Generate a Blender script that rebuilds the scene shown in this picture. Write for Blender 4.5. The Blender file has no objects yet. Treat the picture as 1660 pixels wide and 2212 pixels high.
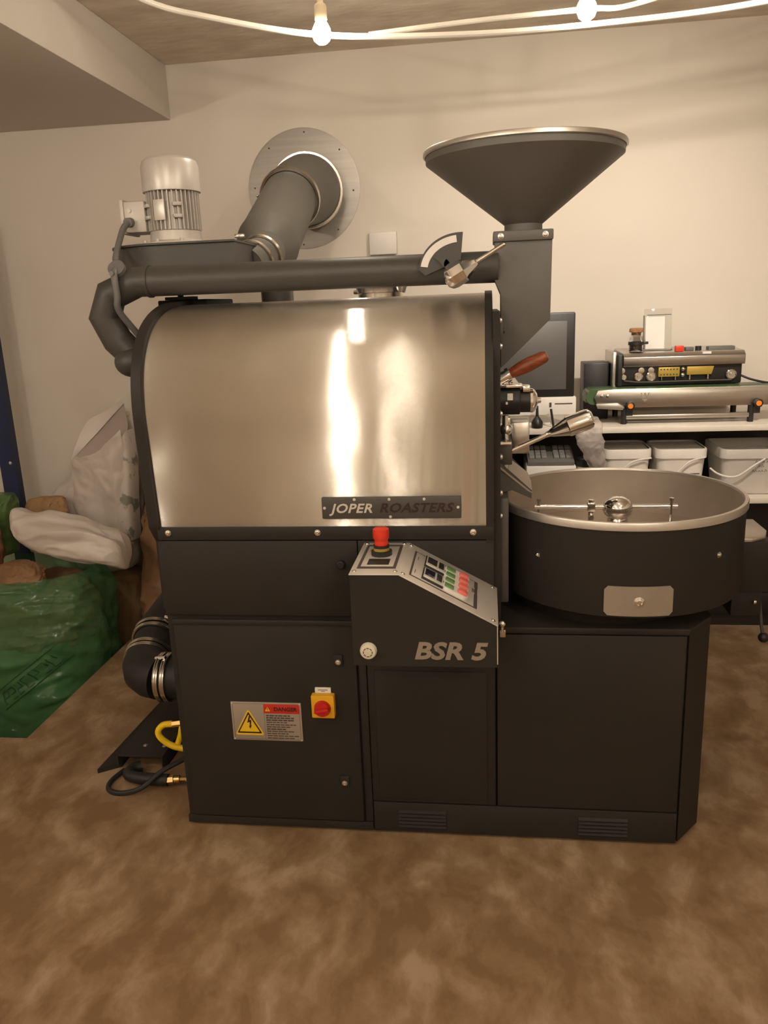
import bpy, bmesh, math, random
from mathutils import Vector, Matrix, noise
PI = math.pi
S = bpy.context.scene
C = S.collection
random.seed(7)

# ------------------------------------------------------------------ camera
def make_camera():
    pitch, yaw, roll = math.radians(14.6), math.radians(7.65), math.radians(-2.33)
    fwd = Vector((-math.sin(yaw)*math.cos(pitch), math.cos(yaw)*math.cos(pitch), -math.sin(pitch)))
    right = Vector((math.cos(yaw), math.sin(yaw), 0)); up = right.cross(fwd)
    r2 = right*math.cos(roll) + up*math.sin(roll)
    u2 = -right*math.sin(roll) + up*math.cos(roll)
    cd = bpy.data.cameras.new('camera'); cam = bpy.data.objects.new('camera', cd); C.objects.link(cam)
    m = Matrix((r2, u2, -fwd)).transposed().to_4x4(); m.translation = (0, 0, 1.35)
    cam.matrix_world = m
    cd.sensor_fit = 'VERTICAL'; cd.sensor_height = 24.0; cd.lens = 1720/2212*24
    cd.clip_start = 0.02; cd.clip_end = 60
    S.camera = cam
make_camera()

# ------------------------------------------------------------------ world, exposure
w = bpy.data.worlds.new('world'); S.world = w; w.use_nodes = True
w.node_tree.nodes['Background'].inputs[0].default_value = (1, .8, .6, 1)
w.node_tree.nodes['Background'].inputs[1].default_value = 0.02
S.view_settings.view_transform = 'Standard'; S.view_settings.look = 'None'
S.view_settings.gamma = 1; S.view_settings.use_curve_mapping = False
S.view_settings.exposure = 0.0
BULB_COL = (1.0, .88, .72)
BULB_POWER = 330.0
# (x, y, z, strength factor): string-light bulbs in view or mirrored in the hood, then added fill bulbs
BULBS = [(-.459, 2.5, 2.108, .7), (.278, 2.5, 2.112, .28),            # the two in view
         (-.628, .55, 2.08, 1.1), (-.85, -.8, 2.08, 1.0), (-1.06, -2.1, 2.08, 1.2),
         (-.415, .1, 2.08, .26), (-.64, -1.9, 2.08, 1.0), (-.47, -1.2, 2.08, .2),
         (.42, 1.35, 2.08, .6), (.95, .5, 2.08, 1.6), (.75, -.9, 2.08, 2.0), (1.5, -1.9, 2.08, 2.0), (-1.95, .4, 1.93, 2.4), (-2.4, -1.4, 1.93, 1.6)]  # this row: unseen fill bulbs, added to brighten walls, floor and hopper

# added unseen spot above the counter side, there to brighten the back wall
def spot(name, loc, aim, power, ang, r=.05):
    ld = bpy.data.lights.new(name, 'SPOT'); ld.energy = power; ld.color = (1, .88, .74); ld.spot_size = math.radians(ang); ld.spot_blend = 1; ld.shadow_soft_size = r
    o = bpy.data.objects.new(name, ld); C.objects.link(o); o.location = loc
    o.rotation_euler = (Vector(aim)-Vector(loc)).to_track_quat('-Z', 'Y').to_euler()
spot('wall_fill_spot', (.75, 1.65, 2.25), (.45, 3.42, 1.10), 112, 76)

# ------------------------------------------------------------------ materials
def nd(t, ty, **kw):
    n = t.nodes.new(ty)
    for k, v in kw.items(): setattr(n, k, v)
    return n
def mat(name, col, rough=.5, metal=0, col2=None, nscale=6, bump=0, bscale=80, stretch=None, trans=0, ior=1.45,
        aniso=0, emit=None, estr=0, spec=.5, detail=4, coat=0, ramp=(.35, .65), alpha=1):
    m = bpy.data.materials.new(name); m.use_nodes = True; t = m.node_tree
    b = t.nodes['Principled BSDF']; I = b.inputs
    I['Base Color'].default_value = (*col, 1); I['Roughness'].default_value = rough; I['Metallic'].default_value = metal
    I['Specular IOR Level'].default_value = spec; I['Transmission Weight'].default_value = trans; I['IOR'].default_value = ior
    I['Coat Weight'].default_value = coat; I['Alpha'].default_value = alpha
    tc = nd(t, 'ShaderNodeTexCoord'); mp = nd(t, 'ShaderNodeMapping'); t.links.new(tc.outputs['Object'], mp.inputs[0])
    if stretch: mp.inputs['Scale'].default_value = stretch
    nz = nd(t, 'ShaderNodeTexNoise'); nz.inputs['Scale'].default_value = nscale; nz.inputs['Detail'].default_value = detail
    t.links.new(mp.outputs[0], nz.inputs['Vector'])
    if col2 is None: col2 = tuple(c*.88 for c in col)
    r = nd(t, 'ShaderNodeValToRGB'); r.color_ramp.elements[0].position, r.color_ramp.elements[1].position = ramp
    r.color_ramp.elements[0].color = (*col2, 1); r.color_ramp.elements[1].color = (*col, 1)
    t.links.new(nz.outputs['Fac'], r.inputs[0]); t.links.new(r.outputs[0], I['Base Color'])
    if bump:
        n2 = nd(t, 'ShaderNodeTexNoise'); n2.inputs['Scale'].default_value = bscale; n2.inputs['Detail'].default_value = 3
        t.links.new(mp.outputs[0], n2.inputs['Vector'])
        bp = nd(t, 'ShaderNodeBump'); bp.inputs['Strength'].default_value = bump; bp.inputs['Distance'].default_value = .002
        t.links.new(n2.outputs['Fac'], bp.inputs['Height']); t.links.new(bp.outputs[0], I['Normal'])
    if aniso:
        I['Anisotropic'].default_value = aniso
        tg = nd(t, 'ShaderNodeTangent', direction_type='RADIAL', axis='X'); t.links.new(tg.outputs[0], I['Tangent'])
    if emit: I['Emission Color'].default_value = (*emit, 1); I['Emission Strength'].default_value = estr
    return m
M = {}
M['black'] = mat('black_powder_coat', (.026, .0225, .019), .5, spec=.28, bump=.12, bscale=600, nscale=3)
M['hopper'] = mat('black_coat_with_haze', (.125, .116, .104), .5, bump=.08, bscale=400)  # machine's black paint with lens haze and bulb light lightened into it
M['pipe'] = mat('black_pipe_with_haze', (.062, .056, .049), .46, bump=.05, bscale=300)  # same black paint, raised in colour to carry flare and light up high
M['black_plastic'] = mat('black_plastic', (.018, .017, .016), .4)
M['rubber'] = mat('black_rubber', (.015, .014, .013), .55)
M['chrome'] = mat('chrome', (.92, .91, .89), .09, 1)
M['flange'] = mat('flange_steel', (.38, .355, .32), .48, .75, nscale=3, stretch=(1, 20, 20))
M['steel'] = mat('satin_steel', (.60, .57, .53), .3, 1, bump=.03, bscale=40, stretch=(1, 30, 30))
M['clamp'] = mat('clamp_steel', (.62, .58, .52), .22, 1)
M['rimsteel'] = mat('rim_aluminium', (.62, .58, .53), .38, .9)
M['panelsteel'] = mat('panel_steel', (.70, .66, .60), .38, .45)
M['binsteel'] = mat('bin_inner_steel', (.50, .44, .37), .48, .7, nscale=5, col2=(.40, .35, .29))
M['alu'] = mat('cast_aluminium_paint', (.56, .52, .47), .42, .15)
M['cap'] = mat('aluminium_cowl', (.62, .58, .54), .36, .25)
M['grey_cable'] = mat('grey_cable', (.16, .15, .145), .5)
M['white_plastic'] = mat('white_plastic', (.72, .69, .65), .4)
M['ivory'] = mat('ivory_plastic', (.66, .60, .48), .45)
M['red'] = mat('red_plastic', (.72, .045, .02), .35)
M['red_dark'] = mat('red_switch', (.55, .02, .015), .35)
M['green_btn'] = mat('green_button', (.10, .22, .07), .4)
M['pink_btn'] = mat('red_button', (.75, .16, .13), .4)
M['yellow'] = mat('yellow_plastic', (.80, .42, .015), .4)
M['sign_yellow'] = mat('sign_yellow', (.80, .52, .02), .45)
M['sign_black'] = mat('sign_black', (.03, .012, .01), .5)
M['sign_red'] = mat('sign_red', (.55, .03, .02), .45)
M['sign_plate'] = mat('sign_plate', (.42, .36, .30), .4, .4)
M['print'] = mat('dark_print', (.07, .055, .045), .6)
M['badge'] = mat('badge_steel', (.50, .47, .42), .38, .8)
M['screen'] = mat('display_blue_glass', (.012, .012, .03), .12)
M['monitor_glass'] = mat('monitor_glass', (.105, .10, .095), .35)
M['wood'] = mat('red_brown_wood', (.26, .060, .022), .35, col2=(.16, .035, .012), nscale=12, stretch=(2, 14, 14))
M['brass'] = mat('brass', (.62, .42, .18), .3, 1)
M['yellow_hose'] = mat('yellow_hose', (.85, .55, .01), .4)
M['kraft'] = mat('kraft_paper', (.27, .15, .075), .75, col2=(.19, .10, .048), nscale=9, bump=.4, bscale=30)
M['kraft_pink'] = mat('pinkish_paper', (.36, .15, .09), .7, bump=.3, bscale=30)
M['card'] = mat('cardboard', (.34, .20, .10), .8)
M['cork'] = mat('cork', (.42, .22, .10), .85, col2=(.28, .14, .06), nscale=120)
M['blue'] = mat('blue_paint', (.012, .022, .075), .4)
M['shelf'] = mat('white_laminate', (.74, .68, .60), .35)
M['bucket'] = mat('white_bucket', (.70, .66, .60), .4)
M['bucket_clear'] = mat('milky_bucket', (.66, .62, .57), .35, trans=.25)
M['cabinet'] = mat('black_cabinet', (.014, .012, .011), .5)
M['paper'] = mat('white_paper', (.80, .77, .72), .7)
M['belt'] = mat('green_belt', (.06, .11, .045), .35)
M['olive'] = mat('brass_block', (.45, .31, .06), .4, .3)
M['orange'] = mat('orange_cap', (.85, .24, .02), .4)
M['key'] = mat('grey_keys', (.20, .195, .18), .5)
M['keyb'] = mat('keyboard_body', (.12, .115, .105), .5)
M['clear'] = mat('clear_acrylic', (.95, .95, .93), .05, trans=1, ior=1.3)
M['glass'] = mat('jar_glass', (.95, .95, .93), .04, trans=1, ior=1.3)
M['beans'] = mat('coffee_beans', (.045, .022, .012), .5, col2=(.02, .01, .006), nscale=150)
M['cable_white'] = mat('white_cord', (.85, .80, .72), .4)
M['socket'] = mat('cream_socket', (.70, .60, .42), .5)
M['bulb'] = mat('bulb_glow', (1, .9, .7), .4, emit=BULB_COL, estr=BULB_POWER)

def brushed_hood():
    m = mat('brushed_hood', (.65, .62, .565), .18, 1, aniso=1.0, nscale=2)
    t = m.node_tree; b = t.nodes['Principled BSDF']
    tc = nd(t, 'ShaderNodeTexCoord'); mp = nd(t, 'ShaderNodeMapping'); t.links.new(tc.outputs['Object'], mp.inputs[0])
    mp.inputs['Scale'].default_value = (2.2, 1.6, 2.6)
    n = nd(t, 'ShaderNodeTexNoise'); n.inputs['Scale'].default_value = 1.6; n.inputs['Detail'].default_value = 1
    t.links.new(mp.outputs[0], n.inputs['Vector'])
    bp = nd(t, 'ShaderNodeBump'); bp.inputs['Strength'].default_value = .16; bp.inputs['Distance'].default_value = .05
    t.links.new(n.outputs['Fac'], bp.inputs['Height'])
    # brushing: fine scratches along X tilt the normal about X only
    tg = [q for q in t.nodes if q.type == 'TANGENT'][0]
    wn = nd(t, 'ShaderNodeTexWhiteNoise'); t.links.new(tc.outputs['Object'], wn.inputs['Vector'])
    ma = nd(t, 'ShaderNodeMath', operation='MULTIPLY_ADD'); ma.inputs[1].default_value = HOOD_BRUSH; ma.inputs[2].default_value = -HOOD_BRUSH/2
    t.links.new(wn.outputs['Value'], ma.inputs[0])
    sc = nd(t, 'ShaderNodeVectorMath', operation='SCALE'); t.links.new(tg.outputs[0], sc.inputs[0]); t.links.new(ma.outputs[0], sc.inputs['Scale'])
    ad = nd(t, 'ShaderNodeVectorMath', operation='ADD'); t.links.new(bp.outputs[0], ad.inputs[0]); t.links.new(sc.outputs[0], ad.inputs[1])
    no = nd(t, 'ShaderNodeVectorMath', operation='NORMALIZE'); t.links.new(ad.outputs[0], no.inputs[0]); t.links.new(no.outputs[0], b.inputs['Normal'])
    return m
HOOD_BRUSH = 1.1
M['hood'] = brushed_hood()

def wall_mat(name, col, col2, bump=.25, bscale=25, rough=.85, nscale=1.6):
    return mat(name, col, rough, col2=col2, nscale=nscale, bump=bump, bscale=bscale, detail=6, spec=.2)
M['wall'] = wall_mat('cream_wall_paint', (.66, .61, .54), (.64, .585, .515))
M['ceiling'] = mat('raw_concrete_ceiling', (.78, .69, .58), .9, col2=(.62, .53, .435), nscale=6, bump=1.0, bscale=22,
                   stretch=(.8, 1.6, 1), detail=8, spec=.2)

def floor_mat():
    m = bpy.data.materials.new('brown_resin_floor'); m.use_nodes = True; t = m.node_tree; b = t.nodes['Principled BSDF']
    tc = nd(t, 'ShaderNodeTexCoord')
    wn = nd(t, 'ShaderNodeTexNoise'); wn.inputs['Scale'].default_value = 3.0; wn.inputs['Detail'].default_value = 3
    t.links.new(tc.outputs['Object'], wn.inputs['Vector'])
    mx = nd(t, 'ShaderNodeVectorMath', operation='MULTIPLY_ADD'); mx.inputs[1].default_value = (.16, .16, .16)
    t.links.new(wn.outputs['Color'], mx.inputs[0]); t.links.new(tc.outputs['Object'], mx.inputs[2])
    mp = nd(t, 'ShaderNodeMapping'); mp.inputs['Rotation'].default_value = (0, 0, .5); mp.inputs['Scale'].default_value = (6.5, 4.0, 5)
    t.links.new(mx.outputs[0], mp.inputs[0])
    n1 = nd(t, 'ShaderNodeTexNoise'); n1.inputs['Scale'].default_value = 1.6; n1.inputs['Detail'].default_value = 6; n1.inputs['Roughness'].default_value = .6
    t.links.new(mp.outputs[0], n1.inputs['Vector'])
    r1 = nd(t, 'ShaderNodeValToRGB'); e = r1.color_ramp.elements
    e[0].position = .385; e[0].color = (.205, .124, .063, 1); e[1].position = .635; e[1].color = (.37, .265, .17, 1)
    k = e.new(.5); k.color = (.262, .170, .094, 1)
    vo = nd(t, 'ShaderNodeTexVoronoi', feature='SMOOTH_F1'); vo.inputs['Scale'].default_value = 2.6; vo.inputs['Smoothness'].default_value = .7
    w2 = nd(t, 'ShaderNodeVectorMath', operation='MULTIPLY_ADD'); w2.inputs[1].default_value = (.5, .5, .5)
    n4 = nd(t, 'ShaderNodeTexNoise'); n4.inputs['Scale'].default_value = 2.2; n4.inputs['Detail'].default_value = 5; t.links.new(mp.outputs[0], n4.inputs['Vector'])
    t.links.new(n4.outputs['Color'], w2.inputs[0]); t.links.new(mp.outputs[0], w2.inputs[2]); t.links.new(w2.outputs[0], vo.inputs['Vector'])
    sx = nd(t, 'ShaderNodeSeparateColor'); t.links.new(vo.outputs['Color'], sx.inputs[0])
    m5 = nd(t, 'ShaderNodeMix'); m5.inputs[0].default_value = .10; t.links.new(n1.outputs['Fac'], m5.inputs[2]); t.links.new(sx.outputs[0], m5.inputs[3])
    t.links.new(m5.outputs[0], r1.inputs[0])
    n2 = nd(t, 'ShaderNodeTexNoise'); n2.inputs['Scale'].default_value = 1.1; n2.inputs['Detail'].default_value = 2
    t.links.new(tc.outputs['Object'], n2.inputs['Vector'])
    r2 = nd(t, 'ShaderNodeValToRGB'); r2.color_ramp.elements[0].position = .35; r2.color_ramp.elements[1].position = .65
    r2.color_ramp.elements[0].color = (.86, .82, .78, 1); r2.color_ramp.elements[1].color = (1, 1, 1, 1)
    t.links.new(n2.outputs['Fac'], r2.inputs[0])
    mm = nd(t, 'ShaderNodeMixRGB', blend_type='MULTIPLY'); mm.inputs[0].default_value = 1
    t.links.new(r1.outputs[0], mm.inputs[1]); t.links.new(r2.outputs[0], mm.inputs[2])
    t.links.new(mm.outputs[0], b.inputs['Base Color'])
    b.inputs['Roughness'].default_value = .55; b.inputs['Specular IOR Level'].default_value = .3
    bp = nd(t, 'ShaderNodeBump'); bp.inputs['Strength'].default_value = .25; bp.inputs['Distance'].default_value = .004
    t.links.new(n1.outputs['Fac'], bp.inputs['Height']); t.links.new(bp.outputs[0], b.inputs['Normal'])
    return m
M['floor'] = floor_mat()

def film_mat(name, col, fac, rough=.18, trans_col=None, bump=.5):
    m = mat(name, col, rough, col2=tuple(c*.75 for c in col), nscale=7, bump=bump, bscale=22)
    t = m.node_tree; b = t.nodes['Principled BSDF']; out = t.nodes['Material Output']
    tr = nd(t, 'ShaderNodeBsdfTransparent'); tr.inputs[0].default_value = (*(trans_col or col), 1)
    mx = nd(t, 'ShaderNodeMixShader'); mx.inputs[0].default_value = fac
    t.links.new(b.outputs[0], mx.inputs[1]); t.links.new(tr.outputs[0], mx.inputs[2]); t.links.new(mx.outputs[0], out.inputs[0])
    return m
M['green_film'] = film_mat('green_bag_film', (.12, .29, .14), .60, .16, (.68, .90, .70))
M['green_dense'] = mat('green_plastic', (.13, .20, .06), .28, col2=(.06, .13, .045), nscale=6, bump=.4, bscale=20)
M['clear_film'] = film_mat('clear_plastic_film', (.82, .74, .70), .62, .12, (.97, .95, .94))
M['white_sack'] = mat('white_sack', (.66, .60, .545), .35, col2=(.58, .52, .47), nscale=4, bump=.25, bscale=45)
M['sack_inside_shade'] = mat('sack_inside_shade', (.42, .36, .31), .6)  # sack colour darkened to paint in the shade of the open mouth

def sack_print():
    m = mat('printed_sack', (.62, .57, .52), .4, nscale=4); t = m.node_tree; b = t.nodes['Principled BSDF']
    tc = nd(t, 'ShaderNodeTexCoord'); n = nd(t, 'ShaderNodeTexNoise'); n.inputs['Scale'].default_value = 16; n.inputs['Detail'].default_value = 6
    t.links.new(tc.outputs['Object'], n.inputs['Vector'])
    r = nd(t, 'ShaderNodeValToRGB'); r.color_ramp.elements[0].position = .53; r.color_ramp.elements[1].position = .58
    r.color_ramp.elements[0].color = (.60, .55, .50, 1); r.color_ramp.elements[1].color = (.25, .25, .21, 1)
    t.links.new(n.outputs['Fac'], r.inputs[0]); t.links.new(r.outputs[0], b.inputs['Base Color'])
    return m
M['sack_print'] = sack_print()
M['bag_print'] = mat('bag_print', (.02, .07, .03), .4)

def perforated():
    m = mat('perforated_steel', (.22, .19, .16), .45, .9); t = m.node_tree; b = t.nodes['Principled BSDF']
    tc = nd(t, 'ShaderNodeTexCoord'); v = nd(t, 'ShaderNodeTexVoronoi'); v.inputs['Scale'].default_value = 170; v.inputs['Randomness'].default_value = 0
    t.links.new(tc.outputs['Object'], v.inputs['Vector'])
    r = nd(t, 'ShaderNodeValToRGB'); r.color_ramp.elements[0].position = .28; r.color_ramp.elements[1].position = .34
    r.color_ramp.elements[0].color = (.02, .017, .014, 1); r.color_ramp.elements[1].color = (.48, .42, .35, 1)
    t.links.new(v.outputs['Distance'], r.inputs[0]); t.links.new(r.outputs[0], b.inputs['Base Color'])
    return m
M['perf'] = perforated()

# ------------------------------------------------------------------ mesh helpers
def basis(d):
    d = Vector(d).normalized()
    a = Vector((0, 0, 1)) if abs(d.z) < .9 else Vector((1, 0, 0))
    u = d.cross(a).normalized(); v = d.cross(u).normalized()
    return u, v, d
class B:
    def __init__(s): s.bm = bmesh.new()
    def box(s, x0, x1, y0, y1, z0, z1, bev=0, seg=2, mtx=None):
        bm = bmesh.new()
        bmesh.ops.create_cube(bm, size=1)
        bmesh.ops.scale(bm, vec=(abs(x1-x0), abs(y1-y0), abs(z1-z0)), verts=bm.verts)
        if bev:
            bev = min(bev, .49*min(abs(x1-x0), abs(y1-y0), abs(z1-z0)))
            bmesh.ops.bevel(bm, geom=list(bm.edges), offset=bev, segments=seg, profile=.5, affect='EDGES')
        bmesh.ops.translate(bm, vec=((x0+x1)/2, (y0+y1)/2, (z0+z1)/2), verts=bm.verts)
        return s.merge(bm, mtx)
    def merge(s, bm, mtx=None):
        if mtx is not None: bmesh.ops.transform(bm, matrix=mtx, verts=bm.verts)
        me = bpy.data.meshes.new('tmp'); bm.to_mesh(me); bm.free(); s.bm.from_mesh(me); bpy.data.meshes.remove(me)
        return s
    def lathe(s, prof, o, d=(0, 0, 1), n=32, a0=0, a1=2*PI, close=True):
        u, v, d = basis(d); o = Vector(o); bm = bmesh.new(); full = abs(a1-a0-2*PI) < 1e-6
        m = n if full else n+1; rows = []
        for r, h in prof:
            if r < 1e-6: rows.append([bm.verts.new(o+d*h)]); continue
            rows.append([bm.verts.new(o+d*h+(u*math.cos(a0+(a1-a0)*k/n)+v*math.sin(a0+(a1-a0)*k/n))*r) for k in range(m)])
        for A, Bq in zip(rows, rows[1:]):
            for k in range(n):
                k2 = (k+1) % m
                if len(A) == 1 and len(Bq) == 1: continue
                if len(A) == 1: bm.faces.new((A[0], Bq[k], Bq[k2]))
                elif len(Bq) == 1: bm.faces.new((A[k], Bq[0], A[k2]))
                else: bm.faces.new((A[k], Bq[k], Bq[k2], A[k2]))
        bmesh.ops.recalc_face_normals(bm, faces=bm.faces)
        return s.merge(bm)
    def cyl(s, p0, p1, r, r1=None, n=24, bev=0):
        p0 = Vector(p0); d = Vector(p1)-p0; h = d.length; r1 = r if r1 is None else r1
        if bev: return s.lathe([(0, 0), (r-bev, 0), (r, bev), (r1, h-bev), (r1-bev, h), (0, h)], p0, d, n)
        return s.lathe([(0, 0), (r, 0), (r1, h), (0, h)], p0, d, n)
    def sphere(s, c, r, n=24, sc=(1, 1, 1)):
        bm = bmesh.new(); bmesh.ops.create_uvsphere(bm, u_segments=n, v_segments=n//2, radius=r)
        bmesh.ops.scale(bm, vec=sc, verts=bm.verts); bmesh.ops.translate(bm, vec=c, verts=bm.verts)
        return s.merge(bm)
    def tube(s, pts, r, n=16, caps=True, smooth=0):
        pts = [Vector(p) for p in pts]
        rs = list(r) if isinstance(r, (list, tuple)) else [r]*len(pts)
        if smooth:
            q, qr = [], []
            for i in range(len(pts)-1):
                p0, p1, p2, p3 = pts[max(i-1, 0)], pts[i], pts[i+1], pts[min(i+2, len(pts)-1)]
                for k in range(smooth):
                    t = k/smooth
                    q.append(.5*((2*p1)+(p2-p0)*t+(2*p0-5*p1+4*p2-p3)*t*t+(-p0+3*p1-3*p2+p3)*t**3)); qr.append(rs[i]*(1-t)+rs[i+1]*t)
            q.append(pts[-1]); qr.append(rs[-1]); pts, rs = q, qr
        bm = bmesh.new(); rows = []; tan = []
        for i in range(len(pts)):
            a = pts[max(i-1, 0)]; b = pts[min(i+1, len(pts)-1)]
            if 0 < i < len(pts)-1: tan.append(((pts[i]-a).normalized()+(b-pts[i]).normalized()).normalized())
            else: tan.append((b-a).normalized())
        u, v, _ = basis(tan[0])
        for i, p in enumerate(pts):
            if i:
                q = tan[i-1].rotation_difference(tan[i]); u = q @ u; v = q @ v
            sc = 1.0
            if 0 < i < len(pts)-1:
                c = (pts[i]-pts[i-1]).normalized().dot(tan[i]); sc = 1/max(c, .5)
                bn = (pts[i]-pts[i-1]).normalized().cross((pts[i+1]-pts[i]).normalized())
                ax = bn.cross(tan[i]).normalized() if bn.length > 1e-4 else None
            else: ax = None
            row = []
            for k in range(n):
                o = (u*math.cos(2*PI*k/n)+v*math.sin(2*PI*k/n))*rs[i]
                if ax is not None: o = o+ax*(o.dot(ax))*(sc-1)
                row.append(bm.verts.new(p+o))
            rows.append(row)
        for A, Bq in zip(rows, rows[1:]):
            for k in range(n): bm.faces.new((A[k], A[(k+1) % n], Bq[(k+1) % n], Bq[k]))
        if caps: bm.faces.new(rows[0][::-1]); bm.faces.new(rows[-1])
        bmesh.ops.recalc_face_normals(bm, faces=bm.faces)
        return s.merge(bm)
    def prism(s, poly, ax, a, b, bev=0, mtx=None):
        """poly: 2D points in the two axes other than ax (in order x<y<z)."""
        def P(q, h):
            l = list(q); l.insert(ax, h); return l
        bm = bmesh.new(); A = [bm.verts.new(P(q, a)) for q in poly]; Z = [bm.verts.new(P(q, b)) for q in poly]
        n = len(poly); bm.faces.new(A); bm.faces.new(Z[::-1])
        for k in range(n): bm.faces.new((A[k], Z[k], Z[(k+1) % n], A[(k+1) % n]))
        bmesh.ops.recalc_face_normals(bm, faces=bm.faces)
        if bev: bmesh.ops.bevel(bm, geom=list(bm.edges), offset=bev, segments=2, profile=.5, affect='EDGES')
        return s.merge(bm, mtx)
    def strip(s, rows, thick=0):
        """grid of points -> sheet"""
        bm = bmesh.new(); V = [[bm.verts.new(p) for p in r] for r in rows]
        for A, Bq in zip(V, V[1:]):
            for k in range(len(A)-1): bm.faces.new((A[k], A[k+1], Bq[k+1], Bq[k]))
        bmesh.ops.recalc_face_normals(bm, faces=bm.faces)
        if thick: bmesh.ops.solidify(bm, geom=list(bm.faces), thickness=thick)
        return s.merge(bm)
def wloc(o):
    v = Vector((0, 0, 0))
    while o is not None: v += o.location; o = o.parent
    return v
def tag(o, label=None, cat=None, group=None, kind=None):
    if label: o['label'] = label
    if cat: o['category'] = cat
    if group: o['group'] = group
    if kind: o['kind'] = kind
    return o
def obj(name, b, m, parent=None, label=None, cat=None, group=None, kind=None, angle=35):
    bm = b.bm if isinstance(b, B) else b
    if parent is not None: org = wloc(parent)
    else:
        xs = [v.co for v in bm.verts]
        org = Vector(((min(c.x for c in xs)+max(c.x for c in xs))/2, (min(c.y for c in xs)+max(c.y for c in xs))/2, min(c.z for c in xs)))
    bmesh.ops.translate(bm, vec=-org, verts=bm.verts)
    me = bpy.data.meshes.new(name); bm.to_mesh(me); bm.free()
    for p in me.polygons: p.use_smooth = True
    me.set_sharp_from_angle(angle=math.radians(angle))
    me.materials.append(M[m] if isinstance(m, str) else m)
    o = bpy.data.objects.new(name, me); C.objects.link(o)
    if parent is not None: o.parent = parent
    else: o.location = org
    return tag(o, label, cat, group, kind)
def thing(name, label, cat, loc, group=None):
    o = bpy.data.objects.new(name, None); C.objects.link(o); o.location = loc; o.empty_display_size = .05
    return tag(o, label, cat, group)
def struct(name, b, m, label=None): return obj(name, b, m, None, label, None, None, 'structure')
def text(name, s, size, mtx, m, parent, extrude=.0006, shear=0, bold=0, align='CENTER', label=None, xs=1, space=1):
    cu = bpy.data.curves.new('t', 'FONT'); cu.body = s; cu.size = size; cu.extrude = extrude; cu.shear = shear
    cu.offset = bold*size; cu.align_x = align; cu.align_y = 'CENTER'; cu.space_character = space; cu.resolution_u = 3
    o = bpy.data.objects.new('t', cu); C.objects.link(o)
    bpy.context.view_layer.update()
    me = bpy.data.meshes.new_from_object(o.evaluated_get(bpy.context.evaluated_depsgraph_get()))
    bpy.data.objects.remove(o); bpy.data.curves.remove(cu)
    bm = bmesh.new(); bm.from_mesh(me); bpy.data.meshes.remove(me)
    bmesh.ops.transform(bm, matrix=mtx @ Matrix.Diagonal((xs, 1, 1, 1)), verts=bm.verts)
    return obj(name, bm, m, parent, label)
FRONT = Matrix.Rotation(PI/2, 4, 'X')          # text plane facing -Y
def at_front(x, y, z): return Matrix.Translation((x, y, z)) @ FRONT
def bolt(b, p, d, r=.006, h=.004):
    return b.lathe([(0, 0), (r*1.25, 0), (r*1.25, h*.3), (r, h*.35), (r*.9, h*.8), (r*.6, h), (r*.35, h), (r*.3, h*.6), (0, h*.6)], p, d, 12)
def tri(bm, pts, y): pass

# ------------------------------------------------------------------ the room
RX0, RX1, RY0, RY1, CZ = -3.0, 2.7, -2.6, 3.42, 2.315
LX, LY, LZ = -1.527, 2.205, -.36                # the lower corner of floor where the sacks stand
struct('floor', B().prism([(RX0, RY0), (RX1, RY0), (RX1, RY1), (LX, RY1), (LX, LY), (RX0, LY)], 2, LZ-.02, 0), 'floor')
struct('floor_lower', B().box(RX0, LX, LY, RY1, LZ-.06, LZ), 'floor')
struct('wall_back', B().box(RX0-.1, RX1+.1, RY1, RY1+.1, LZ-.06, CZ+.1), 'wall')
struct('wall_left', B().box(RX0-.1, RX0, RY0, RY1, LZ-.06, CZ+.1), 'wall')
struct('wall_right', B().box(RX1, RX1+.1, RY0, RY1, LZ, CZ+.1), 'wall')
struct('wall_front', B().box(RX0-.1, RX1+.1, RY0-.1, RY0, LZ, CZ+.1), 'wall')
struct('ceiling', B().box(RX0, RX1, RY0, RY1, CZ, CZ+.1), 'ceiling')
struct('trim_1', B().box(RX0, -1.272, RY0, RY1, 2.112, CZ, .004), 'wall')      # dropped soffit

# ------------------------------------------------------------------ string lights
def bulb(i, x, y, z, f):
    t = thing('pendant_bulb', 'glowing bulb hanging over the steel hood' if i == 0 else 'glowing bulb hanging over the feed hopper' if i == 1 else 'unseen glowing bulb for hood reflections and added fill light',
              'light bulb', (x, y, z), 'bulbs of the string lights')
    m = M['bulb'].copy(); m.node_tree.nodes['Principled BSDF'].inputs['Emission Strength'].default_value = BULB_POWER*f
    obj('glass_bulb', B().lathe([(0, -.034), (.012, -.032), (.022, -.024), (.027, -.010), (.026, .004), (.019, .018), (.013, .028), (0, .030)], (x, y, z), (0, 0, 1), 16), m, t)
    obj('socket', B().lathe([(0, .026), (.015, .026), (.018, .030), (.018, .062), (.015, .068), (.009, .072), (.009, .085), (0, .088)], (x, y, z), (0, 0, 1), 16), 'socket', t)
    obj('wire', B().tube([(x, y, z+.08), (x, y, CZ)], .003, 8), 'cable_white', t)
for i, q in enumerate(BULBS): bulb(i, *q)
obj('festoon_cord', B().tube([(-1.22, 2.05, 2.30), (-.99, 2.46, 2.228), (-.788, 2.54, 2.180), (-.459, 2.545, 2.112), (-.06, 2.54, 2.082), (.318, 2.54, 2.080), (.749, 2.54, 2.100), (1.25, 2.5, 2.16), (1.9, 2.4, 2.314)], .0085, 10, smooth=8),
    'cable_white', None, 'white cord slung low past the bulb over the steel hood', 'cord', 'cords of the string lights')
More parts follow.
